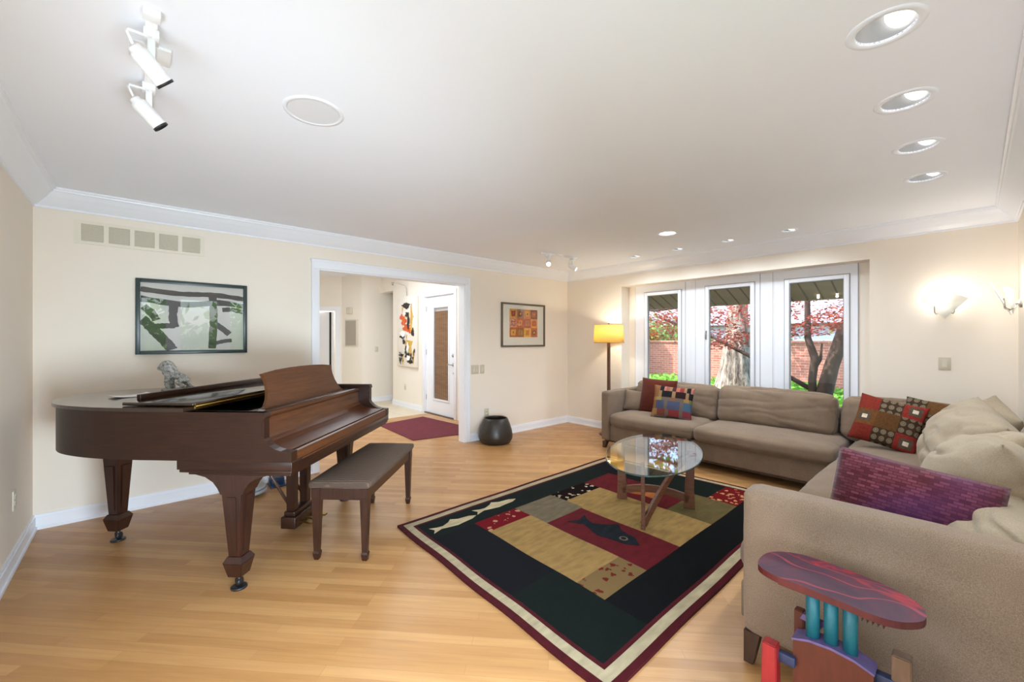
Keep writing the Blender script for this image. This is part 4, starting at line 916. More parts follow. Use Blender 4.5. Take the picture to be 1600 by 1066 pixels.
m.build('front_board', 'pbrown', st)
m = MB(); cap = [(0.108, 0.372), (0.06, 0.388), (0.0, 0.394), (-0.06, 0.388), (-0.108, 0.372), (-0.108, 0.378), (-0.06, 0.396), (0.0, 0.402), (0.06, 0.396), (0.108, 0.378)]
m.prism(cap, lambda u, v, w: Vector((w, u, v)), -0.034, 0.034); m.build('board_cap', 'plav', st)
m = MB(); m.taper(0, 0.345, (0.028, 0.026), (0.022, 0.022), (-0.055, 0.165), bevel=0.003); m.build('leg', 'pred', st)
m = MB(); m.taper(0, 0.445, (0.026, 0.024), (0.022, 0.022), (0.02, -0.165), bevel=0.003); m.build('leg', 'ptan', st)
m = MB(); m.taper(0, 0.44, (0.018, 0.016), (0.016, 0.014), (0.055, 0.105), bevel=0.003); m.build('leg', 'pbrown', st)
m = MB(); m.box((-0.05, 0.095, 0.285), (-0.025, 0.160, 0.318), bevel=0.003); m.build('cross_bar', 'pblue', st); m = MB(); m.box((-0.005, -0.165, 0.335), (0.025, -0.098, 0.368), bevel=0.003); m.build('cross_bar', 'pblue', st)
m = MB(); m.prism([(-0.03, 0.30), (-0.055, 0.29), (-0.075, 0.14), (-0.055, 0.15)], lambda u, v, w: Vector((w, u, v)), -0.044, -0.030); m.build('slat', 'plav', st); m = MB(); m.prism([(0.02, 0.44), (0.04, 0.41), (0.10, 0.42), (0.09, 0.44)], lambda u, v, w: Vector((w, u, v)), 0.030, 0.042); m.build('slat', 'plav', st)

# ================================================================ FLOOR LAMP
fl = thing('floor_lamp', (5.16, 3.60, 0), 'lit floor lamp with pale yellow drum shade behind the left sofa arm', 'lamp')
m = MB(); m.lathe([(0.13, 0.0), (0.14, 0.006), (0.14, 0.018), (0.02, 0.026)], 32); m.build('base', 'walnut', fl)
m = MB(); m.taper(0.02, 1.36, (0.020, 0.020), (0.018, 0.018), bevel=0.002); m.build('pole', 'walnut', fl)
def shade():
    s = NT('linen_lamp_shade'); v = s.tc((1, 1, 1)); n = s.n('ShaderNodeTexNoise', Scale=160.0); s.l(v, n.inputs[0])
    col = s.ramp(n.outputs[0], [(0.3, c_(246, 224, 160)), (0.7, c_(252, 234, 180))]); s.color(col); s.set(Roughness=0.9)
    tl = s.n('ShaderNodeBsdfTranslucent'); tl.inputs[0].default_value = (*c_(254, 228, 150), 1); mx = s.n('ShaderNodeMixShader'); mx.inputs[0].default_value = 0.62
    s.l(s.b.outputs[0], mx.inputs[1]); s.l(tl.outputs[0], mx.inputs[2]); s.l(mx.outputs[0], s.out.inputs[0]); return s.m
M['shade'] = shade()
m = MB(); m.lathe([(0.222, 1.355), (0.205, 1.618)], 48, cap=False); lsh = m.build('lamp_shade', 'shade', fl); sl = lsh.modifiers.new('t', 'SOLIDIFY'); sl.thickness = 0.002
for zz, rr in ((1.355, 0.222),):
    m = MB(); m.tube([(rr*math.cos(a), rr*math.sin(a), zz) for a in [k*2*PI/40 for k in range(41)]], 0.0022, 6); m.build('shade_wire', 'brass', lsh)
m = MB(); m.tube([(0.205*math.cos(a), 0.205*math.sin(a), 1.618) for a in [k*2*PI/40 for k in range(41)]], 0.0022, 6)
for a in (0, 2.1, 4.2): m.tube([(0, 0, 1.60), (0.205*math.cos(a), 0.205*math.sin(a), 1.612)], 0.002, 6)
m.build('shade_wire', 'brass', lsh)
m = MB(); m.tube([(0, 0, 1.36), (0, 0, 1.62)], 0.005, 8); m.ball((0, 0, 1.632), 0.011); m.build('finial', 'brass', fl)
m = MB(); m.lathe([(0.015, 1.40), (0.03, 1.44), (0.033, 1.47), (0.02, 1.505), (0.0, 1.51)], 20); m.build('bulb', emit('warm_bulb', (1.0, 0.86, 0.60), 16), fl)
light('floor_lamp_light', 'POINT', (5.16, 3.60, 1.55), 10.0, (1.0, 0.87, 0.66), shadow_soft_size=0.03)

# ================================================================ SCONCES
def sconce(loc, rotz, label):
    t = thing('wall_sconce', loc, label, 'wall lamp', rotz, 'pair of diamond wall sconces')
    # local: wall plane y=0, room towards -y
    m = MB(); m.lathe([(0.035, 0), (0.035, 0.012), (0.02, 0.02)], 24, mtx=Matrix.Translation((0, 0, -0.02)) @ Matrix.Rotation(PI/2, 4, 'X')); m.tube([(0, 0, -0.02), (0, -0.035, -0.02)], 0.009)
    m.build('back_plate', 'chrome', t)
    for sx in (-1, 1):
        m = MB(); m.tube([(0, -0.03, -0.02), (sx*0.03, -0.035, -0.055), (sx*0.052, -0.06, -0.07), (sx*0.062, -0.085, -0.055), (sx*0.062, -0.092, 0.02)], 0.004, 8); m.build('prong', 'chrome', t)
    for (pts, nm) in (([(0.0, -0.055, -0.115), (0.145, -0.135, 0.055), (-0.045, -0.165, 0.165), (-0.15, -0.11, 0.065)], 'glass_panel'), ([(0.01, -0.045, -0.105), (0.165, -0.04, 0.085), (0.06, -0.10, 0.105), (0.0, -0.08, 0.05)], 'glass_panel')):
        m = MB(); m.raw(pts, [(0, 1, 2, 3)]); bmesh.ops.subdivide_edges(m.bm, edges=m.bm.edges[:], cuts=4, use_grid_fill=True); p = m.build(nm, 'frost', t); p.modifiers.new('t', 'SOLIDIFY').thickness = 0.004
    m = MB(); m.lathe([(0.012, 0), (0.016, 0.02), (0.016, 0.06), (0.0, 0.075)], 16, mtx=Matrix.Translation((0, -0.055, -0.02))); m.build('bulb', 'sconcebulb', t)
    w = Matrix.Translation(loc) @ Matrix.Rotation(rotz, 4, 'Z') @ Vector((0, -0.045, 0.085))
    light('sconce_light', 'POINT', w, 2.6, (1.0, 0.95, 0.88), shadow_soft_size=0.03)
def frost():
    s = NT('frosted_glass'); s.color(c_(244, 244, 240)); s.set(Roughness=0.5); tl = s.n('ShaderNodeBsdfTranslucent'); tl.inputs[0].default_value = (0.92, 0.92, 0.90, 1)
    mx = s.n('ShaderNodeMixShader'); mx.inputs[0].default_value = 0.6; s.l(s.b.outputs[0], mx.inputs[1]); s.l(tl.outputs[0], mx.inputs[2]); s.l(mx.outputs[0], s.out.inputs[0]); return s.m
M['frost'] = frost(); M['sconcebulb'] = emit('sconce_bulb', (1.0, 0.96, 0.88), 5)
sconce((XB, 0.175, 1.70), -PI/2, 'lit folded white glass sconce on the wall right of the windows')
sconce((5.02, YR, 1.70), PI, 'folded white glass sconce at the right edge, on the near right wall')

# ================================================================ RECESSED LIGHTS, SPEAKER, TRACK LIGHTS
def downlight(x, y, r, lens, label, grp, dirv, glow='ember', power=0.0, full=False):
    t = thing('recessed_light', (x, y, ZT), label, 'ceiling light', 0, grp)
    m = MB(); m.lathe([(r*0.74, 0.004), (r*0.76, -0.004), (r*0.97, -0.005), (r, -0.001), (r, 0.002)], 40, cap=False); m.build('trim_ring', 'ceil', t)
    m = MB(); m.lathe([(r*0.75, 0.0), (r*0.70, 0.03), (r*0.55, r*0.62), (r*0.30, r*0.80), (0.0, r*0.84)], 32, cap=False); m.build('reflector', 'reflector', t)
    d = Vector(dirv).normalized(); c = -d*r*0.16 + Vector((0.018, -0.016, r*0.20))*(r/0.113)
    if full: d = Vector((0, 0, -1)); c = Vector((0, 0, 0.004))
    m = MB(); m.lathe([(0.0, 0.0), (lens*0.6, 0.002), (lens, 0.008), (lens, 0.03), (lens*0.8, 0.05)], 28, mtx=Matrix.Translation(c) @ (-d).to_track_quat('Z', 'Y').to_matrix().to_4x4()); m.build('lamp', glow, t)
    if power:
        light('recessed_lamp', 'SPOT', (x, y, ZT-0.02), power, (0.80, 0.90, 1.0), (0, 0, 0), spot_size=math.radians(160), spot_blend=1.0, shadow_soft_size=0.07)
nm = ['nearest the camera, largest of the row', 'second from the camera in the row', 'third from the camera in the row', 'farthest from the camera in the row']
for (x, y), s_ in zip(CANS, nm): downlight(x, y, 0.113, 0.040, 'glowing recessed ceiling light by the right wall, ' + s_, 'recessed lights along the right wall', (-0.55, 0.5, -0.75), power=26)
for (x, y), s_ in zip(CANS2, ['leftmost of four, above the floor lamp side', 'second from left, bright', 'third from left', 'rightmost of four']): downlight(x, y, 0.078, 0.036, 'small recessed ceiling light above the windows, ' + s_, 'small recessed lights above the windows', (-0.6, 0, -0.8), 'emberlow', power=28)
downlight(*BIGCAN, 0.112, 0.080, 'fully bright round ceiling light above the coffee table end', None, (0, 0, -1), 'ember', power=58, full=True)
t = thing('ceiling_speaker', (0.643, 2.168, ZT), 'round white ceiling speaker grille beside the near track light', 'speaker')
m = MB(); m.lathe([(0.114, 0.0), (0.118, -0.006), (0.134, -0.006), (0.136, 0.0)], 48, cap=False); m.build('rim', 'trim', t)
m = MB(); m.lathe([(0.115, -0.004), (0.06, -0.0045), (0.0, -0.0045)], 48, cap=False); m.build('grille', mat('speaker_grille', c_(224, 225, 228), 0.8, var=0.05, vscale=900), t)

def track_head(parent, p, d, yaw_stem, stem, glow=False, L=0.118, R=0.030, drop=0.0):
    p = Vector(p); d = Vector(d).normalized()
    m = MB(); m.box(p+Vector((-0.022, -0.035, -0.045)), p+Vector((0.022, 0.035, -0.018)), bevel=0.003); m.box(p+Vector((-0.011, -0.011, -0.045-stem)), p+Vector((0.011, 0.011, -0.04)), bevel=0.002)
    hd = m.build('head', 'whitemetal', parent)
    c = p + Vector((0, 0, -0.055-stem)); q = d.to_track_quat('Z', 'Y').to_matrix().to_4x4()
    m = MB(); m.lathe([(0.0, -L*0.60), (R*0.55, -L*0.59), (R*0.70, -L*0.54), (R*0.72, -L*0.47), (R*0.88, -L*0.44), (R, -L*0.36), (R, L*0.5)], 28, mtx=Matrix.Translation(c) @ q, cap=False); m.build('lamp_can', 'whitemetal', hd)
    m = MB(); m.lathe([(R*1.02, L*0.44), (R*1.02, L*0.52), (R*0.93, L*0.52), (R*0.93, L*0.30), (0, L*0.28)], 28, mtx=Matrix.Translation(c) @ q, cap=False); m.build('front_ring', 'black' if not glow else 'whitemetal', hd)
    if glow:
        m = MB(); m.lathe([(R*0.9, L*0.45), (0, L*0.47)], 24, mtx=Matrix.Translation(c) @ q, cap=False); m.build('bulb', 'ember', hd)
    e = c - d*L*0.55
    m = MB(); m.tube([p+Vector((0, -0.02, -0.045)), p+Vector((-0.05, -0.025, -0.06))+(e-c)*0.25, e+Vector((-0.02, 0, 0.045)), e], 0.005, 8); m.build('flex_cord', 'whitemetal', hd)
t = thing('track_light', (0.036, 2.2, ZT), 'white track light with two spot heads on the ceiling near the left wall', 'track light')
m = MB(); m.box((-0.017, -0.32, -0.018), (0.017, 0.42, 0.0), bevel=0.002); m.box((-0.004, -0.30, -0.019), (0.004, 0.40, -0.017)); m.build('rail', 'whitemetal', t)
m = MB(); m.box((-0.024, -0.345, -0.026), (0.024, -0.30, 0.0), bevel=0.003); m.build('end_cap', 'whitemetal', t)
m = MB(); m.box((-0.062, -0.12, -0.012), (0.062, 0.0, 0.0), bevel=0.002); m.build('canopy', 'whitemetal', t)
track_head(t, (0, -0.22, 0), (0.66, 0.28, -0.62), 0, 0.085); track_head(t, (0, 0.20, 0), (0.66, 0.10, -0.66), 0, 0.085)
t = thing('track_light', (4.17, 3.68, ZT), 'white track light with two lit spots near the far ceiling corner', 'track light', math.radians(-5))
m = MB(); m.box((-0.32, -0.017, -0.018), (0.32, 0.017, 0.0), bevel=0.002); m.build('rail', 'whitemetal', t)
m = MB(); m.box((-0.10, -0.06, -0.012), (0.02, 0.06, 0.0), bevel=0.002); m.build('canopy', 'whitemetal', t)
track_head(t, (-0.20, 0, 0), (-0.62, -0.66, -0.42), 0, 0.07, True); track_head(t, (0.24, 0, 0), (0.35, -0.8, -0.55), 0, 0.08, True)
for lx, ly, dv in ((3.93, 3.62, (-0.62, -0.66, -0.5)), (4.43, 3.58, (0.3, -0.8, -0.6))):
    o = light('track_spot', 'SPOT', (lx, ly, 2.30), 6, (1.0, 0.95, 0.86), spot_size=math.radians(80), spot_blend=0.8, shadow_soft_size=0.03); o.rotation_euler = Vector(dv).to_track_quat('-Z', 'Y').to_euler()

# ================================================================ WALL ITEMS
t = thing('return_air_grille', (0.04, YA, 2.235), 'long five panel air grille high on the back wall above the piano', 'vent')
m = MB(); m.box((-0.405, -0.010, -0.090), (0.405, 0.0, -0.066)); m.box((-0.405, -0.010, 0.066), (0.405, 0.0, 0.090))
for k in range(6):
    xx = -0.405 + 0.025 + k*0.1535
    m.box((xx-0.025 if k == 0 else xx-0.014, -0.010, -0.066), (xx+0.014 if k < 5 else 0.405, 0.0, 0.066))
m.build('frame', mat('cream_grille', c_(228, 220, 202), 0.5, var=0.01), t)
for k in range(5):
    m = MB(); a = -0.405+0.039+k*0.1535; bq = a+0.1255
    for j in range(13): zz = -0.062+j*0.0102; m.prism([(-0.009, zz), (-0.0075, zz), (-0.001, zz+0.0085), (-0.0025, zz+0.0085)], lambda u, v, w: Vector((w, u, v)), a, bq)
    m.build('louvre_panel', bpy.data.materials['cream_grille'], t)
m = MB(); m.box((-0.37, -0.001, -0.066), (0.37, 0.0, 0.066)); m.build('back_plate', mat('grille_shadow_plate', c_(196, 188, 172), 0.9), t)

def picture(name, loc, w, h, fw, frame_m, art_fn, label, glass='artpane', rotz=0.0, depth=0.025):
    t = thing(name, loc, label, 'picture', rotz)
    m = MB(); d = depth
    for lo, hi in (((-w/2, -d, -h/2), (-w/2+fw, 0, h/2)), ((w/2-fw, -d, -h/2), (w/2, 0, h/2)), ((-w/2+fw, -d, h/2-fw), (w/2-fw, 0, h/2)), ((-w/2+fw, -d, -h/2), (w/2-fw, 0, -h/2+fw))): m.box(lo, hi, bevel=0.002)
    m.build('frame', frame_m, t)
    m = MB(); m.box((-w/2+fw, -0.008, -h/2+fw), (w/2-fw, -0.004, h/2-fw)); art_fn(m, w-2*fw, h-2*fw, t)
    m = MB(); m.box((-w/2+fw, -0.016, -h/2+fw), (w/2-fw, -0.013, h/2-fw)); m.build('picture_glass', glass, t)
    return t
M['gframe'] = mat('green_black_frame', c_(44, 58, 56), 0.35, var=0.05); M['bframe'] = mat('bronze_frame', c_(104, 94, 78), 0.35, 0.5, var=0.05)
M['ink'] = mat('dark_brush_ink', c_(58, 54, 50), 0.7, var=0.2, vscale=12); M['artpaper'] = mat('art_paper', c_(206, 203, 196), 0.8, var=0.04); M['matboard'] = mat('mat_board', c_(226, 222, 208), 0.8, var=0.02)
def stroke_art(m, w, h, t):
    m.build('canvas', 'artpaper', t)
    def stroke(path, wid, seed):
        mm = MB(); pts = smooth_curve([(p[0]*w/2, p[1]*h/2) for p in path], 8); L = []; Rr = []; rnd = random.Random(seed)
        for i, p in enumerate(pts):
            q = (pts[min(i+1, len(pts)-1)]-pts[max(i-1, 0)]).normalized(); nn = Vector((-q.y, q.x, 0)); k = wid*h/2*(0.88+0.24*rnd.random())
            L.append(p+nn*k); Rr.append(p-nn*k)
        z = -0.0085 - seed*0.00012
        cl = lambda v: (max(-w/2, min(w/2, v.x)), z, max(-h/2, min(h/2, v.y)))
        vs = [cl(v) for v in L] + [cl(v) for v in Rr]; n = len(pts); mm.raw(vs, [(i, i+1, n+i+1, n+i) for i in range(n-1)]); mm.build('brush_stroke', 'ink', t)
    for k, (p, wd) in enumerate(([[(-1, 0.80), (-0.3, 0.72), (0.4, 0.74), (1, 0.66)], 0.075], [[(-1, 0.52), (-0.2, 0.40), (0.5, 0.50), (1, 0.42)], 0.085], [[(-0.98, -0.05), (-0.82, -0.30), (-0.55, -0.75), (-0.42, -1)], 0.13], [[(-0.95, 0.30), (-0.80, 0.10), (-0.72, -0.1)], 0.10], [[(-0.40, 0.45), (-0.42, 0.0), (-0.38, -0.30)], 0.10], [[(0.35, 0.7), (0.37, 0.0), (0.34, -0.95)], 0.10], [[(0.34, -0.12), (0.55, -0.32), (0.70, -0.50)], 0.09], [[(0.36, -0.80), (0.6, -0.72), (0.75, -0.70)], 0.06], [[(-0.75, -0.28), (-0.55, -0.26), (-0.38, -0.25)], 0.08], [[(0.55, 0.28), (0.75, 0.30), (1, 0.24)], 0.07])): stroke(p, wd, k+1)
picture('framed_print', (0.378, YA, 1.592), 0.785, 0.632, 0.030, 'gframe', stroke_art, 'large dark framed print of bold grey brush strokes above the piano')
def tile_art(m, w, h, t):
    m.build('mat_board', 'matboard', t)
    pal = [(164, 72, 50), (196, 120, 72), (214, 156, 82), (138, 70, 46), (190, 92, 50), (150, 116, 92), (226, 168, 84), (168, 84, 66), (204, 126, 52), (186, 98, 58), (220, 142, 58), (120, 72, 56)]
    mats = [mat('tile_paint_%s' % 'abcdefghijkl'[i], c_(*c), 0.8, var=0.3, vscale=26) for i, c in enumerate(pal)]
    mats += [mat('tile_patch_%s' % 'abcdefghijkl'[i], scl(c_(*pal[(i*5+2) % 12]), 0.9), 0.8, var=0.25, vscale=30) for i in range(12)]
    mm = MB(); aw, ah = w*0.68, h*0.70; ox, oz = -aw/2-0.0, -ah/2+0.03; rnd = random.Random(4)
    for i in range(4):
        for j in range(3):
            x0, z0, cw, chh = ox+i*aw/4, oz+j*ah/3, aw/4, ah/3; k = i*3+j
            mm.box((x0, -0.010, z0), (x0+cw, -0.008, z0+chh), k)
            a, b, c, e = [0.16+0.1*rnd.random() for _ in range(4)]
            mm.prism([(x0+cw*a, z0+chh*b), (x0+cw*(1-c), z0+chh*a), (x0+cw*(1-b), z0+chh*(1-e)), (x0+cw*e, z0+chh*(1-c))], lambda u, v, w_: Vector((u, w_, v)), -0.0108, -0.0100, 12+k)
            mm.prism([(x0+cw*0.4, z0+chh*0.38), (x0+cw*0.6, z0+chh*0.42), (x0+cw*0.58, z0+chh*0.62), (x0+cw*0.42, z0+chh*0.6)], lambda u, v, w_: Vector((u, w_, v)), -0.0114, -0.0108, (k*7+3) % 12)
    mm.build('print', mats, t)
picture('framed_print', (4.405, YA, 1.620), 0.915, 0.660, 0.026, 'bframe', tile_art, 'framed print of orange and red patches in a cream mat right of the doorway', 'artpane2')
def plate(loc, rotz, w, h, label, kind, m_='greyplastic', n=1):
    t = thing('wall_switch' if kind != 'outlet' else 'wall_outlet', loc, label, 'light switch' if kind != 'outlet' else 'outlet', rotz)
    m = MB(); m.box((-w/2, -0.006, -h/2), (w/2, 0, h/2), bevel=0.002); m.build('cover_plate', m_, t)
    for k in range(n):
        xx = (k-(n-1)/2)*0.046
        if kind == 'outlet':
            m = MB()
            for zz in (-0.02, 0.02): m.lathe([(0.017, 0), (0.017, 0.003), (0.0, 0.003)], 20, mtx=Matrix.Translation((xx, -0.006, zz)) @ Matrix.Rotation(PI/2, 4, 'X'))
            so = m.build('socket', 'ivory', t)
            for zz in (-0.02, 0.02):
                m = MB()
                for dx in (-0.006, 0.006): m.box((xx+dx-0.001, -0.0095, zz-0.004), (xx+dx+0.001, -0.0088, zz+0.004))
                m.build('slot', 'dark', so)
        else:
            m = MB(); m.prism([(-0.033, -0.006), (-0.033, -0.009), (0.033, -0.013), (0.033, -0.006)], lambda u, v, w_: Vector((w_, v, u)), xx-0.016, xx+0.016); m.build('rocker', 'ivory', t)
    return t
plate((3.475, YA, 0.985), 0, 0.125, 0.125, 'double beige switch plate beside the cased opening', 'switch', n=2); plate((3.600, YA, 0.985), 0, 0.075, 0.125, 'single beige switch plate right of the double one, below the orange print', 'switch')
plate((3.68, YA, 0.362), 0, 0.075, 0.12, 'beige outlet low on the wall above the dark pot', 'outlet'); plate((XL, 3.99, 0.402), PI/2, 0.075, 0.12, 'ivory outlet low on the left wall', 'outlet', 'ivory')
plate((XB, 0.177, 1.182), -PI/2, 0.080, 0.115, 'beige dimmer switch under the sconce', 'switch')
plate((4.02, HY, 1.18), 0, 0.075, 0.12, 'pale switch on the far hall wall', 'switch', 'ivory')
plate((DX, 7.88, 0.42), -PI/2, 0.075, 0.12, 'white outlet under the tall hall painting', 'outlet', 'ivory')
# hall panel and door chime on the short hall wall
ha = math.atan2(9.055-9.66, 3.692-3.465); hq = lambda t_: (3.465+(3.692-3.465)*t_, 9.66+(9.055-9.66)*t_)
hx, hy = hq(0.50); t = thing('wall_panel', (hx, hy, 1.55), 'grey framed panel on the short hall wall', 'wall panel', ha)
m = MB(); m.box((-0.20, -0.02, -0.30), (0.20, 0, 0.30), bevel=0.003); m.build('frame', 'ivory', t); m = MB(); m.box((-0.175, -0.024, -0.275), (0.15, -0.018, 0.275)); m.build('grey_face', mat('grey_slate_face', c_(168, 160, 146), 0.7, var=0.06, vscale=40), t)
m = MB(); m.box((-0.075, -0.05, -0.07), (0.075, 0, 0.07), bevel=0.008); m.box((-0.05, -0.053, -0.05), (0.05, -0.049, -0.02)); hx, hy = hq(0.42)
tag(m.build('door_chime', 'ivory', loc=(hx, hy, 2.05), rotz=ha), 'small white box above the grey hall panel', 'door chime')
# tall canvas in the hall
cv = thing('canvas_painting', (DX-0.003, 7.735, 1.56), 'tall narrow canvas with orange, yellow and black splashes beside the hall door', 'painting', -PI/2)
m = MB(); m.box((-0.405, -0.045, -0.71), (0.405, 0, 0.71), bevel=0.004); m.build('stretched_canvas', mat('white_canvas', c_(232, 224, 212), 0.8, var=0.03), cv)
rnd = random.Random(11)
def blob(cx, cz, rx, rz, jag, seed):
    r = random.Random(seed); k = 18; return [(cx+rx*math.cos(2*PI*i/k)*(1+jag*(r.random()-0.5)*2), cz+rz*math.sin(2*PI*i/k)*(1+jag*(r.random()-0.5)*2)) for i in range(k)]
SPL = {'orange_paint': ((216, 92, 44), [(-0.12, 0.22, 0.13, 0.09), (0.0, 0.10, 0.16, 0.07), (-0.22, 0.30, 0.08, 0.06), (0.12, 0.02, 0.10, 0.05)]), 'yellow_paint': ((214, 170, 70), [(0.20, 0.30, 0.05, 0.24), (0.10, -0.22, 0.16, 0.06), (0.20, 0.10, 0.04, 0.18), (0.16, -0.40, 0.04, 0.16), (-0.16, -0.56, 0.03, 0.10), (0.28, -0.5, 0.03, 0.12)]),
 'black_paint': ((48, 44, 42), [(-0.02, 0.53, 0.15, 0.06), (0.08, 0.22, 0.06, 0.16), (0.02, 0.36, 0.06, 0.05), (0.26, -0.02, 0.06, 0.08), (-0.18, -0.10, 0.09, 0.04), (0.0, -0.36, 0.05, 0.10), (-0.20, -0.48, 0.08, 0.03), (0.16, -0.60, 0.13, 0.035), (0.06, -0.46, 0.09, 0.04), (-0.26, -0.6, 0.03, 0.05), (0.2, -0.48, 0.03, 0.06), (-0.1, -0.2, 0.05, 0.05)]), 'white_paint': ((250, 248, 244), [(-0.16, -0.04, 0.11, 0.06), (0.06, -0.32, 0.06, 0.10), (0.1, -0.52, 0.08, 0.05)])}
SPL['black_paint'][1].extend([(rnd.uniform(-0.34, 0.34), rnd.uniform(-0.66, -0.38), rnd.uniform(0.008, 0.028), rnd.uniform(0.012, 0.05)) for _ in range(22)]); SPL['yellow_paint'][1].extend([(rnd.uniform(-0.2, 0.34), rnd.uniform(-0.6, 0.5), rnd.uniform(0.008, 0.02), rnd.uniform(0.02, 0.09)) for _ in range(12)])
z = -0.0455
for key, (c, bl) in SPL.items():
    m = MB()
    for i, q in enumerate(bl):
        zz = z - 0.0002*i; b_ = blob(*q, 0.42, i+len(key))
        m.prism(b_, lambda u, v, w: Vector((u, w, v)), zz, zz+0.00015)
    z -= 0.004; m.build(key, mat(key, c_(*c), 0.5, var=0.1), cv)
t = thing('picture_light', (DX, 7.78, 2.30), 'thin wire picture light curving over the tall hall canvas', 'picture light', -PI/2)
m = MB(); m.tube([(0, -0.02, 0.0), (0, -0.03, 0.14), (0.0, -0.06, 0.20), (-0.05, -0.16, 0.24), (-0.10, -0.28, 0.255)], 0.006, 8); m.build('arm', 'chrome', t); m = MB(); m.lathe([(0.012, 0), (0.022, 0.03), (0.025, 0.06)], 16, mtx=Matrix.Translation((-0.10, -0.28, 0.20))); m.build('lamp_cup', 'chrome', t)

# ================================================================ POT
M['pot'] = mat('dark_bronze_clay', c_(50, 44, 38), 0.36, 0.15, var=0.18, vscale=10)
m = MB(); m.lathe([(0.0, 0.0), (0.17, 0.0), (0.205, 0.015), (0.228, 0.06), (0.232, 0.11), (0.222, 0.17), (0.198, 0.25), (0.172, 0.315), (0.160, 0.335), (0.150, 0.338), (0.144, 0.330), (0.152, 0.30), (0.18, 0.24), (0.20, 0.14), (0.19, 0.05), (0.0, 0.03)], 48)
tag(m.build('floor_pot', 'pot', loc=(3.625, 4.36, 0)), 'round dark bronze pot with open top on the floor right of the doorway', 'pot')

# ================================================================ GARDEN
GZ = -0.12
m = MB(); m.box((5.75, -14, GZ-0.2), (30, 26, GZ), 0); struct(m.build('ground', 'ground'))
m = MB(); m.box((-12, -22, GZ-0.2), (5.75, YR-0.15, GZ)); struct(m.build('lawn', 'grass'))
# sloping eave soffit outside the windows
m = MB(); sx0, sz0, sx1, sz1 = 5.75, 2.43, 7.0, 1.955
vs = []
for x_, z_ in ((sx0, sz0), (sx1, sz1)): vs += [(x_, -3, z_), (x_, 8, z_)]
m.raw([(sx0, -3, sz0), (sx1, -3, sz1), (sx1, 8, sz1), (sx0, 8, sz0), (sx0, -3, sz0+0.12), (sx1, -3, sz1+0.12), (sx1, 8, sz1+0.12), (sx0, 8, sz0+0.12)], [(0, 1, 2, 3), (7, 6, 5, 4), (0, 4, 5, 1), (1, 5, 6, 2), (2, 6, 7, 3), (3, 7, 4, 0)])
m.box((6.985, -3, 1.945), (7.015, 8, 2.08)); so = struct(m.build('ceiling_eave', 'soffit'))
m = MB(); y = -2.9
while y < 8:
    m.raw([(sx0, y, sz0-0.001), (sx1, y, sz1-0.001), (sx1, y+0.016, sz1-0.001), (sx0, y+0.016, sz0-0.001), (sx0, y, sz0-0.011), (sx1, y, sz1-0.011), (sx1, y+0.016, sz1-0.011), (sx0, y+0.016, sz0-0.011)], [(3, 2, 1, 0), (4, 5, 6, 7), (0, 1, 5, 4), (1, 2, 6, 5), (2, 3, 7, 6), (3, 0, 4, 7)]); y += 0.178
m.build('batten', 'batten', so)
for (yy, lab) in ((1.41, 'small round white soffit bulb outside the right window, left of two'), (1.205, 'small round white soffit bulb outside the right window, right of two')):
    m = MB(); m.ball((0, 0, 0), 0.018); m.lathe([(0.014, 0.012), (0.014, 0.04)], 12); tag(m.build('soffit_bulb', 'emberlow', loc=(6.85, yy, 1.970)), lab, 'bulb', 'soffit bulbs outside the right window')
m = MB(); m.box((12.2, 8.95, GZ), (13.55, 13.0, 3.2)); struct(m.build('wall_wing', 'brick'))  # unseen block added to throw shade on the brick garden wall
m = MB(); m.box((14.0, -8, GZ), (14.25, 22, 1.30), 0); m.box((13.95, -8, 1.30), (14.30, 22, 1.37), 0); tag(m.build('garden_wall', 'brick'), 'low red brick garden wall behind the trees outside', 'wall')
def leaves(m, n, fn, size, seed, flat=0.0):
    r = random.Random(seed)
    for _ in range(n):
        p = Vector(fn(r)); s_ = size*(0.6+0.8*r.random())
        e = Euler((r.uniform(-1, 1)*(1.3-flat), r.uniform(-1, 1)*(1.3-flat), r.uniform(0, 6.28))).to_matrix()
        a = e @ Vector((s_, 0, 0)); b = e @ Vector((0, s_*0.55, 0))
        m.raw([p-a, p+b, p+a, p-b], [(0, 1, 2, 3)])
def ivyp(r):
    x = 8.0+5.82*r.random(); y = -3+11.6*r.random(); return (x, y, GZ+0.10+0.22*r.random()+0.12*noise.noise(Vector((x*1.5, r.random()*3, 0))))
m = MB(); leaves(m, 15000, ivyp, 0.075, 3, 0.6); tag(m.build('ground_ivy', 'ivy'), 'bright green ivy covering the ground outside the windows', 'ivy', kind='stuff')
# old tree with a broad pale trunk
tr = thing('garden_tree', (11.2, 4.02, GZ), 'old tree with broad pale furrowed trunk seen through the middle window', 'tree')
m = MB(); prof = [(-0.05, 0.60), (0.25, 0.50), (0.6, 0.41), (1.0, 0.35), (1.5, 0.29), (2.1, 0.22), (2.8, 0.19), (4.2, 0.15)]
vs = []; SG = 40
for z_, r_ in prof:
    for k in range(SG):
        a = 2*PI*k/SG; fl_ = 1 + 0.13*math.sin(5*a+z_)*max(0, 1-z_/1.6) + 0.05*math.sin(11*a+z_*2); vs.append((r_*fl_*math.cos(a)+0.03*z_, r_*fl_*math.sin(a)-0.015*z_, z_))
m.raw(vs, [(i*SG+k, i*SG+(k+1) % SG, (i+1)*SG+(k+1) % SG, (i+1)*SG+k) for i in range(len(prof)-1) for k in range(SG)], 0, True); m.build('trunk', 'bark', tr)
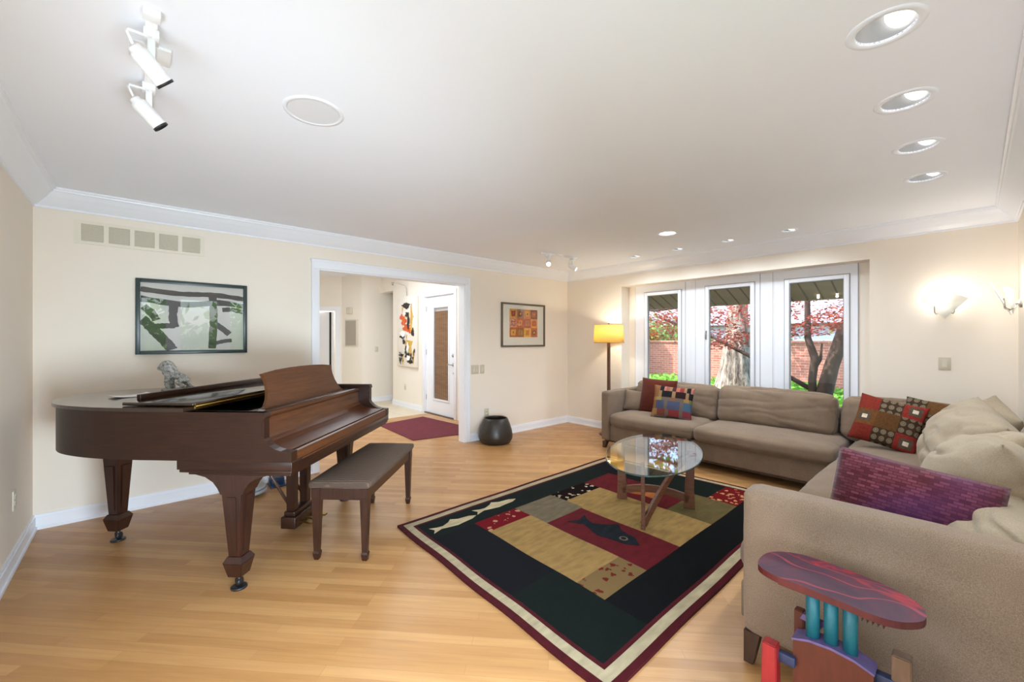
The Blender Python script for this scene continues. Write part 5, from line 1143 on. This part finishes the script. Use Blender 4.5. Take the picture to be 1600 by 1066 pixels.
m = MB(); m.tube([(0.1, 0, 2.4), (0.5, -0.9, 3.0), (0.7, -1.9, 3.3)], [0.12, 0.09, 0.05]); m.tube([(0.1, 0, 2.7), (0.2, 1.0, 3.3), (0.3, 2.0, 3.7)], [0.11, 0.08, 0.04]); m.build('branch', 'bark', tr)
m = MB(); leaves(m, 1800, lambda r: (r.gauss(0.3, 1.2), r.gauss(0, 1.6), 4.2+r.gauss(0, 0.5)), 0.14, 8); m.build('foliage', 'green', tr)
# japanese maple: two dark leaning stems, red canopy
mp_ = thing('garden_tree', (8.0, 1.65, GZ), 'red leaved maple with two dark leaning stems seen through the right window', 'tree')
m = MB(); m.tube([(0, 0.075, 0), (0, 0.075, 0.6), (-0.02, 0.07, 0.9), (0.0, 0.04, 1.22), (0.02, 0.14, 1.55), (0.02, 0.145, 2.3), (0.0, 0.3, 3.0)], [0.075, 0.062, 0.056, 0.060, 0.048, 0.038, 0.02], 14)
m.tube([(0.02, -0.01, 0), (0.02, -0.06, 0.6), (0.04, -0.165, 1.1), (0.06, -0.30, 1.6), (0.1, -0.50, 2.2), (0.2, -0.8, 2.9)], [0.15, 0.118, 0.098, 0.094, 0.075, 0.04], 16)
m.build('stem', 'bark2', mp_)
m = MB(); m.tube([(0.0, 0.06, 1.02), (0.06, -0.02, 1.20), (0.06, -0.04, 1.46)], [0.03, 0.022, 0.012]); m.ball((-0.06, 0.07, 1.0), (0.02, 0.028, 0.036)); 
m.tube([(0.0, 0.08, 0.72), (-0.05, 0.33, 0.88), (0, 1.0, 1.236), (0, 1.69, 1.60), (-0.1, 2.6, 1.95)], [0.04, 0.036, 0.032, 0.026, 0.02]); m.tube([(0.02, 0.17, 2.2), (-0.2, 1.2, 2.25), (-0.3, 2.6, 2.1), (-0.3, 3.6, 2.2)], [0.045, 0.04, 0.03, 0.02]); m.tube([(0.14, -0.75, 2.1), (-0.2, -0.2, 2.3), (-0.4, 0.5, 2.4)], [0.05, 0.035, 0.02])
m.build('branch', 'bark2', mp_)
def mapl(r):
    while True:
        y = r.uniform(-1.9, 4.9); x = r.gauss(0.1, 0.85); base_ = 1.62 - 0.10*math.sin(y*1.7) - (0.20 if 1.2 < y < 3.2 else 0.0); z_ = base_ + abs(r.gauss(0, 0.55))
        if x > -0.75 and noise.noise(Vector((x*1.6, y*1.9, z_*3.2))) > -0.06 and z_ < 3.2: return (x, y, z_)
m = MB(); leaves(m, 15000, mapl, 0.034, 5, 0.7); m.build('foliage', 'redleaf', mp_)
# hedge and house beyond the wall
for k, (x, y, z_, rx, rz, n_, lab) in enumerate(((17.5, 9.8, 1.4, 1.5, 1.0, 2200, 'bright green bush beyond the brick wall, seen through the left window'), (18.2, 1.4, 0.9, 1.2, 0.75, 1500, 'low green bush beyond the brick wall, seen through the right window'), (19.5, 16.5, 2.2, 1.5, 1.8, 2000, 'tall green bush far left beyond the brick wall'), (20.6, 6.0, 0.9, 0.9, 0.6, 900, 'low green bush beyond the wall behind the pale trunk'))):
    t = thing('garden_bush', (x, y, GZ), lab, 'bush')
    m = MB(); leaves(m, n_, lambda r: (r.gauss(0, 0.5)*rx, r.gauss(0, 0.6)*rx, z_+max(-z_, r.gauss(0, 0.5)*rz)), 0.12, 20+k); m.build('foliage', 'green', t)
    m = MB(); m.tube([(0, 0, 0), (0.05, 0.02, z_*0.6), (0, 0, z_)], [0.06, 0.05, 0.03]); m.build('stem', 'bark2', t)
hs = thing('neighbour_house', (24, 6, GZ), 'pale blue house with grey roof beyond the garden wall', 'house')
m = MB(); m.box((0, -7, 0), (6, 9, 2.35)); m.build('house_wall', 'siding', hs)
m = MB(); m.prism([(-0.6, 2.30), (3, 4.0), (6.6, 2.30)], lambda u, v, w: Vector((u, w, v)), -7.5, 9.5); m.build('house_roof', 'roof', hs)
for yy in (-4, 0.5, 5.5):
    m = MB(); m.box((-0.04, yy, 0.9), (0.02, yy+1.2, 2.1)); wn = m.build('house_window', 'trim', hs); m = MB(); m.box((-0.05, yy+0.08, 0.98), (-0.035, yy+1.12, 2.02)); m.build('house_pane', 'dark', wn)
# greenery outside the glazed opening beside the camera
for k, (x, y, z_, lab) in enumerate(((0.0, -4.8, 1.2, 'leafy shrub outside the side glazing, left'), (2.6, -6.2, 1.3, 'leafy shrub outside the side glazing, middle'), (5.6, -7.4, 1.3, 'leafy shrub outside the side glazing, right'))):
    t = thing('garden_shrub', (x, y, GZ), lab, 'shrub'); m = MB(); leaves(m, 1500, lambda r: (max(-1.15, min(1.15, r.gauss(0, 0.6))), max(-1.1, min(1.1, r.gauss(0, 0.5))), z_+max(-z_, r.gauss(0, 0.6))), 0.13, 40+k); m.build('foliage', 'ivy', t)
    m = MB(); m.tube([(0, 0, 0), (0, 0.05, z_)], [0.06, 0.03]); m.build('stem', 'bark2', t)
